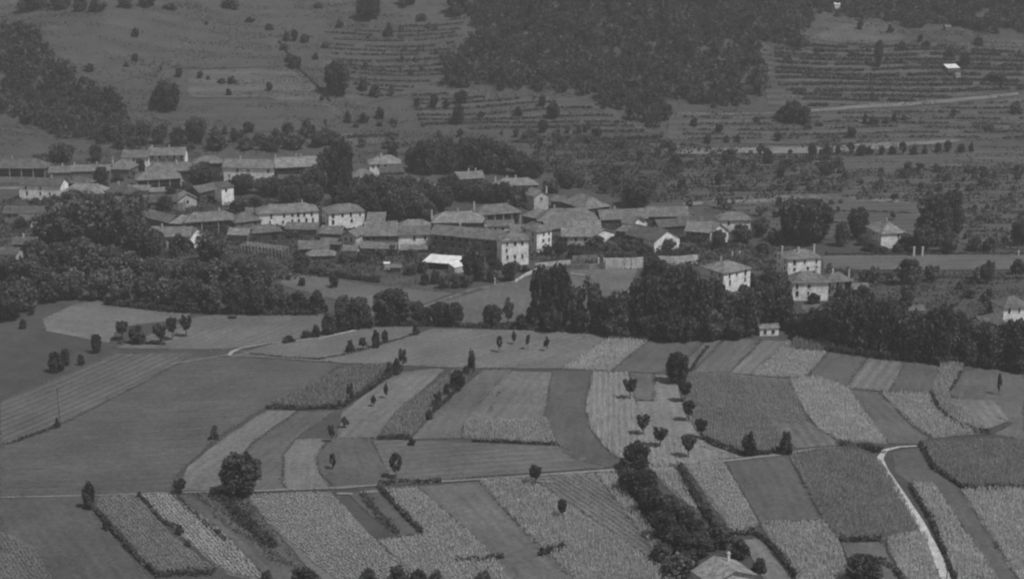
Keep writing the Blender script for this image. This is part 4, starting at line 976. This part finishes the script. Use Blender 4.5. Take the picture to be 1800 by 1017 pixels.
Hs((183,297),(228,298),4.5,14,'h','sloping roof left of the upper long farmhouse','grey','roof',chim=[(.15,.5)])
Hs((212,277),(262,277),5.5,11,'g','left wing of the upper long farmhouse with white wall band','white','roof',win=[('front',[.45,.7],1)],chim=[(.95,.5)])
Hs((258,274),(326,272),6,11,'g','right wing of the upper long farmhouse with pale posts','white','roof',gallery=5,chim=[(.1,.5),(.55,.5)],win=[('front',5,1)])
Hs((252,303),(348,299),5.5,12,'h','broad hipped roof below the upper long farmhouse','dark','roof',win=[('front',5,1)],chim=[(.6,.4)])
Hs((238,318),(320,312),6,13,'h','farmhouse with dark gallery and three pale posts, upper left','dark','roof',gallery=5,chim=[(.25,.5),(.8,.4)])
Hs((300,322),(324,318),3.2,5,'s','small white shed at the right end of the galleried farmhouse','white','roofl')
Hs((262,338),(298,336),2.6,4,'s','low pale outhouse below the galleried farmhouse','pale','roofl')
Hs((338,289),(391,286),5.5,11,'h','short hipped roof with dark gallery right of the upper farmhouse','dark','roof',gallery=4,gw='wood')
Hs((390,295),(482,296),7,12,'g','long farmhouse with white front wall, upper centre left','white','roof',win=[('front',[.1,.28,.5,.9],2)],chim=[(.3,.5)])
Hs((484,296),(572,291),7,14,'g','long pale roof adjoining the white-fronted upper farmhouse','dark','roofl',win=[('front',5,2)],chim=[(.45,.5),(.55,.5),(.04,.5)],gallery=5,gw='wood')
Hs((350,340),(389,330),5,9,'g','open dark barn with slanting roof left of the tall white gable','dark','roof',win=[('front',2,1)])
Hs((388,331),(413,327),8.5,9,'s','tall narrow white house end, left of centre','white','roofd',rise=.9,win=[('front',[.4],1)])
Hs((648,288),(706,288),5.8,12,'h','hipped roof with deep shadow and white right wall, upper centre','white','roofl',win=[('front',[.1,.3,.5],1)],chim=[(.4,.4)])
Hs((617,313),(664,311),5,12,'h','lower hipped roof left of the white-walled upper centre house','dark','roof',gallery=3)
Hs((668,304),(712,303),4,6,'s','dark lean-to under the white-walled upper centre house','grey','roofd')
Hs((720,320),(756,318),2.6,4,'g','low pale shed in the trees right of the upper centre house','white','roofl')
Hs((804,315),(853,313),5,10,'g','small pale roof with pale posts, upper centre right','grey','roofl',gallery=3,chim=[(.5,.5),(.75,.5)])
Hs((872,327),(948,325),5,10,'h','pale hipped roof with two white chimneys, upper centre right','grey','roofl',win=[('front',4,1)],chim=[(.3,.5),(.5,.5),(.02,.4)])
Hs((938,346),(967,343),7,10,'p','tall pale gable standing above the central roofs','pale','roofl',win=[('front',[.5],1)],chim=[(.9,.2)])
Hs((1027,368),(1074,362),6,21,'h','big pale hipped roof with dark eaves right of the tall gable','dark','roofl',win=[('front',3,1)])
# middle band
Hs((296,392),(336,394),4.5,10,'h','pale sloping roof left of the long dark-eaved house','grey','roofl')
Hs((322,391),(416,386),5.5,11,'h','long hipped house with dark eaves, left of the big white farmhouse','grey','roof',win=[('front',[.1,.3,.5,.7],1)],gallery=4,chim=[(.7,.5)])
Hs((250,380),(296,392),4.5,9,'g','roof slanting down beside the left wood','grey','roof')
Hs((258,415),(334,417),5.5,11,'g','long house with white gable end above the left wood','pale','roof',win=[('front',5,1),('right',[.5],1)],chim=[(.3,.4)])
Hs((335,416),(362,408),5.5,9,'p','white gable end facing right, above the left wood','white','roof',win=[('front',[.5],1)])
Hs((412,392),(462,386),5,11,'h','grey-walled wing left of the big white farmhouse','grey','roof',win=[('front',2,1)])
Hs((452,377),(562,370),7,13,'h','big white farmhouse with two rows of windows, left of centre','white','roofl',win=[('front',[.2,.42,.55,.68,.78,.9],2)],chim=[(.75,.5)],door=.3,rise=2.9)
Hs((432,411),(497,406),3.8,9,'h','low dark roof in front of the big white farmhouse','dark','roof')
Hs((576,376),(643,370),7.5,13,'h','hip-roofed house with white balcony band beside the big white farmhouse','white','roof',win=[('front',4,2),('left',2,2)],rise=2.8)
Hs((642,394),(676,394),3.8,12,'s','plain sloping roof right of the balcony-band house','grey','roof')
Hs((560,410),(600,412),4.0,9,'g','low roof below the hip-roofed balcony-band house','grey','roof')
Hs((597,414),(626,417),7,12,'p','tall pale narrow house end among the central low roofs','pale','roof',win=[('front',[.3,.7],2)])
Hs((626,415),(700,414),6,10,'g','long grey house with dark openings left of the white band house','grey','roof',win=[('front',6,2)],chim=[(.2,.5)])
Hs((698,414),(758,412),6,10,'g','house with a bright white band wall, left of the tenement','white','roof',win=[('front',[.12,.5,.85],1)],chim=[(.02,.5)])
Hs((524,438),(580,436),4.2,9,'g','brown shed roof right of the pergola','dark','roof')
Hs((536,450),(590,449),2.6,7,'h','low pale outbuilding roof near the pergola','grey','roofl')
Hs((628,436),(696,438),3.0,5,'s','row of grey lean-to sheds under the long grey house','grey','roof')
Hs((704,440),(752,438),2.6,4,'s','low lean-to under the white band wall','grey','roof')
Hs((757,391),(852,392),5,13,'h','wide pale hipped roof left of the gallery house','grey','roofl',chim=[(.02,.2),(.5,.5)])
Hs((838,378),(918,374),6.5,12,'h','hipped gallery house with white posts above the tenement','grey','roof',gallery=6,gw='post',win=[('front',5,2)],chim=[(.05,.6)])
Hs((916,378),(962,388),4.5,11,'h','pale patched roof between gallery house and tall gable','grey','roofl')
Hs((944,388),(1054,389),5,15,'h','wide central hipped roof with dark eaves','dark','roof',chim=[(.3,.5)])
Hs((1055,386),(1140,384),5,12,'g','long roof right of the wide central roof','dark','roof',chim=[(.35,.5)],win=[('front',4,1)])
Hs((1136,381),(1212,380),5,12,'g','long pale roof with deep dark eaves behind the gabled houses','dark','roof',win=[('front',5,1)])
Hs((1090,390),(1111,395),4.5,9,'g','small house with a little white gable, behind the big arched gable','white','roof',name='house')
Hs((1110,393),(1141,388),3.8,6,'p','little white gable with one dark window, right of centre','white','roof',win=[('front',[.5],1)],rise=2.6)
Hs((986,415),(1040,416),4.5,9,'g','pale roof running left from a small white gable, centre right','pale','roofl',win=[('front',3,1)])
Hs((1042,415),(1083,408),3.8,7,'p','small white gable in the middle, right of the tenement','white','roofl',rise=2.4)
Hs((895,408),(944,409),6,9,'g','dark-walled wing left of the tall white block behind the tenement','dark','roof')
Hs((943,408),(973,404),9,13,'h','tall white block with dark windows right behind the tenement','white','roof',win=[('front',[.45,.8],3),('left',2,2)])
Hs((754,412),(884,423),8,12,'g','long grey tenement with many dark windows at village centre','grey','roof',win=[('front',[.06,.18,.3,.4,.52,.66,.8,.92],2)],chim=[(.35,.5),(.7,.5)],gallery=0,door=.6,rise=3.2)  # grey wall colour holds the shade of a front turned from the sun
Hs((880,424),(932,421),10.5,11,'h','tall white three-storey house at the right end of the tenement','white','roof',win=[('front',[.2,.48,.76],3)],door=.5,rise=2.2)
Hs((1097,412),(1149,423),4.5,13,'g','dark-roofed house running back from the big arched gable','dark','roofd')
Hs((1150,424),(1198,417),4.8,9,'p','big white gable with dark arch and slit window, centre right','white','roofd',win=[('front',[.5],1)],rise=4.2)
Hs((1203,406),(1248,409),5.2,12,'g','grey-walled house with pale roof left of a white gable, right','grey','roofl',win=[('front',[.3,.6],1)],rise=3.6)
Hs((1248,409),(1284,405),5.2,9,'p','white pointed gable with dark slit, beside the pale roof','white','roofl',win=[('front',[.45],1)],rise=3.6)
Hs((1262,388),(1322,386),5.2,10,'h','low house with whitewashed front, farthest right of the gabled group','white','roof',win=[('front',[.3],1)])
Hs((1210,381),(1227,380),3,5,'p','tiny white gable peeping over the pale long roof','white','roof',rise=1.6)
# infill of the packed village
Hs((116,321),(152,324),4.5,9,'h','small dark hipped roof directly below the small roof beside the left farmhouse','dark','roofd')
Hs((222,334),(262,335),3.4,7,'g','low pale roof between dark hipped roof and pale outhouse, left','pale','roofl')
Hs((262,356),(312,354),4.2,9,'g','dark roof with a pale end under the pale outhouse, left','grey','roofd',win=[('front',2,1)])
Hs((312,352),(348,348),4.0,8,'p','patched pale gable right of the ruined wall stump','pale','roofl',win=[('front',[.5],1)])
Hs((150,358),(196,356),4.5,9,'h','dark low roof showing above the left wood, left one','dark','roofd')
Hs((196,358),(240,360),4.5,9,'g','dark low roof showing above the left wood, right one','grey','roofd',win=[('front',3,1)])
Hs((110,372),(150,372),4,8,'g','dim little roof among the crowns at upper left','grey','roofd')
Hs((500,402),(558,404),3.6,8,'g','low roof filling the yard before the big white farmhouse','grey','roof')
Hs((640,404),(700,402),4.4,9,'g','long low roof behind the long grey house','grey','roof',chim=[(.5,.5)])
Hs((700,400),(758,399),4.6,9,'h','flat hipped roof left of the wide pale hipped roof','grey','roofl')
Hs((560,428),(600,430),3.4,7,'g','shed roof left of the tall pale narrow house end','grey','roof')
Hs((852,398),(906,397),5.5,7,'g','white-fronted house below the gallery house, with dark openings','white','roof',win=[('front',[.15,.35,.6,.85],2)])
Hs((958,402),(1006,401),4.6,9,'g','brown roof above the small pale roof, centre right','grey','roof')
Hs((1006,400),(1058,400),4.6,8,'g','narrow roof wedged under the wide central roof','grey','roofl',chim=[(.6,.5)])
Hs((1080,405),(1112,408),4.0,8,'h','little roof between the two small white gables','grey','roof')
Hs((1158,400),(1206,396),4.6,9,'g','dark roof sloping up behind the big arched gable','dark','roofd')
Hs((1196,394),(1240,391),4.6,9,'g','dim roof behind the pale roof of the pointed gable','grey','roofd')
Hs((576,302),(618,301),5,9,'g','pale roof between the two upper trees, upper centre','pale','roof',win=[('front',3,1)])
Hs((488,316),(536,315),4.2,7,'g','low house with white fragments under the upper pale roof','white','roofd',win=[('front',3,1)])
Hs((756,332),(786,332),3.6,7,'g','small pale cottage hidden among the upper trees','white','roof',win=[('front',2,1)])
Hs((966,352),(992,356),4.2,8,'g','small roof between tall gable and big pale hipped roof','grey','roof')
Hs((398,412),(436,414),4.0,8,'g','low pale ruin roof left of the pergola','stone','roofl')
Hs((600,440),(628,441),3.2,6,'g','tiny roof right below the tall pale narrow house end','pale','roof')
Hs((820,452),(850,452),3.2,5,'s','small pale shed at the foot of the tenement','pale','roof')
Hs((684,470),(706,470),2.4,4,'g','low grey shed beside the tiny bright white shed','stone','roof',name='shed',cat='shed')
Hs((1500,508),(1530,508),3.0,6,'g','low dim garden shed right of the balcony house','stone','roof',name='shed',cat='shed')
# lower houses on the right
Hs((1272,480),(1323,472),8,14,'h','hip-roofed white house with three slit windows above the dark belt','white','roofl',win=[('front',[.24,.5,.8],2),('left',3,2)],rise=2.9,chim=[(.4,.6)])
Hs((1384,456),(1447,453),8.5,12,'h','pyramid-roofed house with pale front and tall chimneys beside the pale field','white','roof',win=[('front',[.2,.5,.62,.85],2),('left',2,2)],chim=[(.05,.6),(.42,.35),(.95,.6)],rise=2.6)
Hs((1392,497),(1460,497),7,11,'h','house with plain pale front just below the tall-chimneyed pyramid roof','white','roof',win=[('front',[.12,.45],2)],chim=[(.7,.4)])
Hs((1452,496),(1502,494),6,9,'h','right wing of the balcony house with white strips','white','roof',gallery=4,chim=[(.4,.5),(.9,.3)],win=[('front',3,2)])
Hs((1415,548),(1452,546),2.4,4,'s','low shed with broken white wall below the balcony house','white','roofd')
Hs((1548,412),(1595,408),6.5,15,'h','lone pyramid-roofed house between two huge trees','white','roofl',win=[('front',[.7],1),('left',3,1)],rise=3.8,chim=[(.5,.5)])
Hs((1594,545),(1628,545),2.4,5,'g','small shed with pale lower wall among the right-hand trees','pale','roof')
Hs((1764,541),(1815,538),6,10,'h','white-walled house with hipped roof at the right edge','white','roof',win=[('front',[.2,.6],1)])
Hs((1733,574),(1768,566),4,9,'g','small white gable with dark eaves near the right edge','white','roofd')
Hs((1335,577),(1371,576),2.8,3.6,'g','small white hut alone on the field edge under the belt','white','roofl',win=[('front',[.3,.7],1)],rise=1.2,name='hut',cat='hut',ov=.3)
# left lower houses
Hs((4,376),(76,374),5.5,9,'g','dim roof over broken white walls, left edge','stone','roofd',win=[('front',4,1)])
Hs((30,388),(74,386),4,5,'s','ragged white wall with lean-to above the left wood','white','roofd',win=[('front',3,1)])
Hs((20,430),(64,429),5.5,8,'g','low dim roof at the lower left edge of the village','grey','roofd',win=[('front',2,1)],chim=[(.4,.5)])
Hs((-20,446),(28,448),4,8,'g','pale-walled cottage cut by the left edge beside the wood','pale','roofd')
Hs((46,440),(62,438),4.5,5,'s','narrow white house end in the wood at far left','white','roofd')
# hillside huts
Hs((1666,121),(1688,119),3,6,'s','small hut with bright white roof on the upper right terraces','grey','bright',rise=1.6,name='hut',cat='hut',ov=.2)
Hs((1680,132),(1690,131),2.2,4,'g','tiny pale shed just below the bright roofed hut','pale','roofl',name='shed',cat='shed',ov=.2)
Hs((1467,8),(1478,8),3,4,'g','tiny white house at the top edge, left one of the pair','white','bright',name='hut',cat='hut',ov=.2)
Hs((1494,9),(1505,9),3,4,'g','tiny white house at the top edge, right one of the pair','white','bright',name='hut',cat='hut',ov=.2)
Hs((1662,48),(1673,47),2.6,4,'g','dim little shed on the crest above the terraces','stone','roofl',name='shed',cat='shed',ov=.2)
Hs((674,463),(685,463),2.4,2.6,'g','tiny bright white box-like shed left of the white canopy','bright','bright',name='shed',cat='shed',ov=.15,rise=.5)
# foreground farmhouse cut by the bottom edge
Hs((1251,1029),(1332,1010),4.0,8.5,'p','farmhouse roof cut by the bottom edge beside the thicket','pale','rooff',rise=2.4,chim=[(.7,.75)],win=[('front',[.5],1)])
# white canopy
def canopy():
    a = ray(741, 460, 3.0); c = ray(800, 463, 3.0); d = Vector((c.x-a.x, c.y-a.y)); w = d.length; u = d/w; v = Vector((-u.y, u.x))
    root = empty('canopy', (a.x, a.y, hz(a.x, a.y)), math.atan2(u.y, u.x)); tag(root, 'open shed with a bright white flat roof in front of the tenement', 'shed')
    V, Fc = [], []; slab(V, Fc, (0,0,3), (w,0,3), (w+1.2,9.5,4.1), (1.2,9.5,4.1), .15, 6, 5); meshobj('roof', V, Fc, M['bright'], root)
    for x in (0.4, w*.33, w*.66, w-.4):
        for y, z in ((.4, 2.9), (9, 3.85)): box('post', M['wood'], root, x+y*.1-.1, x+y*.1+.1, y-.1, y+.1, -.6, z)
    box('back_wall', M['wood'], root, 1, w+.6, 8.6, 8.8, -.6, 3.7)
canopy()
Hs((799,471),(817,466),2.6,4,'s','small white-roofed lean-to at the right end of the white canopy','pale','bright',name='shed',cat='shed',ov=.2)
# pergola
def pergola():
    a = ray(424, 430, 3.2); c = ray(496, 440, 3.2); d = Vector((c.x-a.x, c.y-a.y)); w = d.length; u = d/w
    root = empty('pergola', (a.x, a.y, hz(a.x, a.y)), math.atan2(u.y, u.x)); tag(root, 'long white-posted pergola below the big white farmhouse', 'pergola')
    n = 13
    for i in range(n):
        x = i*w/(n-1)
        for y in (0, 4.5): box('post', M['post'], root, x-.1, x+.1, y-.1, y+.1, -1.2, 3.2)
        box('cross_beam', M['post'], root, x-.07, x+.07, -.5, 5.0, 3.353, 3.48)
    for y in (0, 4.5): box('long_beam', M['post'], root, -.4, w+.4, y-.08, y+.08, 3.2, 3.35)
pergola()
# garden walls and roadside walls
def wall_line(pts, h, mat, label, name='garden_wall', th=.4):
    q = [ray(*p) for p in pts]; V, Fc = [], []; P = []
    for a, c in zip(q[:-1], q[1:]):
        k = max(1, int((c-a).length/3))
        for j in range(k): P.append(a.lerp(c, j/k))
    P.append(q[-1])
    for i, p in enumerate(P):
        a, c = P[max(i-1, 0)], P[min(i+1, len(P)-1)]; d = Vector((c.x-a.x, c.y-a.y)).normalized(); z = hz(p.x, p.y)
        hh = h+random.uniform(-.12, .12)
        for s, zz in ((-1, -.5), (-1, hh), (1, hh), (1, -.5)): V.append((p.x-d.y*s*th/2, p.y+d.x*s*th/2, z+zz))
    for i in range(len(P)-1):
        k = i*4
        for j in range(3): Fc.append((k+j, k+4+j, k+5+j, k+1+j))
    Fc.append((0, 1, 2, 3)); k = len(V)-4; Fc.append((k+3, k+2, k+1, k))
    o = meshobj(name, V, Fc, M[mat]); tag(o, label, 'wall')
wall_line([(940,470),(975,466),(1003,464)], 1.7, 'pale', 'low pale wall right of the tall white three-storey house')
wall_line([(990,474),(1035,473),(1054,470)], 2.0, 'stone', 'pale wall section under the garden trees, left of the gateway')
wall_line([(1064,472),(1100,472),(1130,470)], 4.4, 'pale', 'high pale garden wall right of the gateway, centre right')
wall_line([(1006,462),(1050,460)], 3.0, 'stone', 'dim wall behind the gateway with a hedge above')
wall_line([(1155,466),(1190,466),(1226,463)], 3.8, 'pale', 'high pale wall left of the hip-roofed white house')
wall_line([(752,540),(800,522),(826,512),(870,504),(905,498)], 0.9, 'stone', 'long low pale roadside wall climbing to the village')
wall_line([(905,497),(925,484),(944,476)], 1.0, 'pale', 'short pale wall joining the road to the three-storey house')
wall_line([(284,462),(330,466),(368,470)], 1.8, 'stone', 'dim garden wall showing between the trees of the left wood')
wall_line([(1004,484),(1035,488)], .8, 'pale', 'short pale kerb wall on the meadow behind the belt')
wall_line([(1565,552),(1640,556)], 1.4, 'stone', 'pale wall among the garden trees right of the balcony house')
wall_line([(410,372),(445,374)], 2.2, 'pale', 'small pale wall left of the big white farmhouse')
wall_line([(313,372),(324,373)], 4.5, 'pale', 'ruined pale wall stump among the left roofs')
# gate pillars, poles
def pillar(x, y, hpx, label, grp='white pillars and posts', w=.35):
    P = ray(x, y); h = hpx*mpp(P); V, Fc = [], []
    boxV(V, Fc, -w, w, -w, w, -.4, h-.25); boxV(V, Fc, -w-.1, w+.1, -w-.1, w+.1, h-.247, h-.08); boxV(V, Fc, -w*.6, w*.6, -w*.6, w*.6, h-.077, h+.1)
    o = meshobj('gate_pillar', V, Fc, M['bright']); o.location = P; tag(o, label, 'pillar', grp)
pillar(1606,451,18,'left one of the pair of white gate pillars by the huge right tree')
pillar(1621,451,18,'right one of the pair of white gate pillars by the huge right tree')
pillar(1790,449,9,'short white post near the right edge beyond the pale field',w=.25)
pillar(1287,454,12,'left one of two white posts behind the hip-roofed white house',w=.25)
pillar(1300,453,12,'right one of two white posts behind the hip-roofed white house',w=.25)
pillar(977,469,10,'left white gatepost between the low pale walls',w=.25)
pillar(984,469,10,'right white gatepost between the low pale walls',w=.25)
pillar(1052,470,18,'left pale pier of the gateway in the high garden wall',w=.3)
pillar(1062,471,18,'right pale pier of the gateway in the high garden wall',w=.3)
pillar(870,502,14,'thin white marker post on the roadside wall',w=.2)
def pole(x, y, hpx, label):
    P = ray(x, y); h = hpx*mpp(P)/cp; V, Fc = [], []
    tube(V, Fc, (0, 0, -.5), (0, 0, h), .14, .09, 8)
    r = empty('utility_pole', P); tag(r, label, 'pole', 'wooden poles'); meshobj('shaft', V, Fc, M['wood'], r)
    c = box('crossarm', M['wood'], r, -.7, .7, -.06, .06, h-.9, h-.78)
    for s in (-.55, .55):
        V, Fc = [], []; tube(V, Fc, (s, 0, h-.777), (s, 0, h-.55), .06, .05, 6); meshobj('insulator', V, Fc, M['post'], c)
pole(106,752,72,'tall thin pole at the edge of the far left fields')
pole(341,545,56,'thin pole against the left wood')
pole(1139,602,50,'thin pole in front of the middle tree belt')
pole(1109,474,46,'thin pole before the high garden wall')
pole(1664,1018,30,'pole beside the white path at the bottom edge')
pole(1547,440,52,'thin pole in front of the lone pyramid-roofed house')
pole(594,372,40,'thin pole above the hip-roofed balcony-band house')
pole(549,372,34,'thin pole above the big white farmhouse')
# ------------------------------------------------------------------ haze
HAZE = .00018
def haze():
    V, Fc = [], []; boxV(V, Fc, -2700, 2700, -700, 4100, -20, 330)
    m = bpy.data.materials.new('haze'); m.use_nodes = True; t = m.node_tree; t.nodes.clear()
    out = t.nodes.new('ShaderNodeOutputMaterial'); vol = t.nodes.new('ShaderNodeVolumePrincipled')
    vol.inputs['Density'].default_value = HAZE; vol.inputs['Color'].default_value = (.8, .8, .8, 1)
    t.links.new(vol.outputs[0], out.inputs['Volume'])
    o = meshobj('haze', V, Fc, m); tag(o, kind='stuff')
haze()
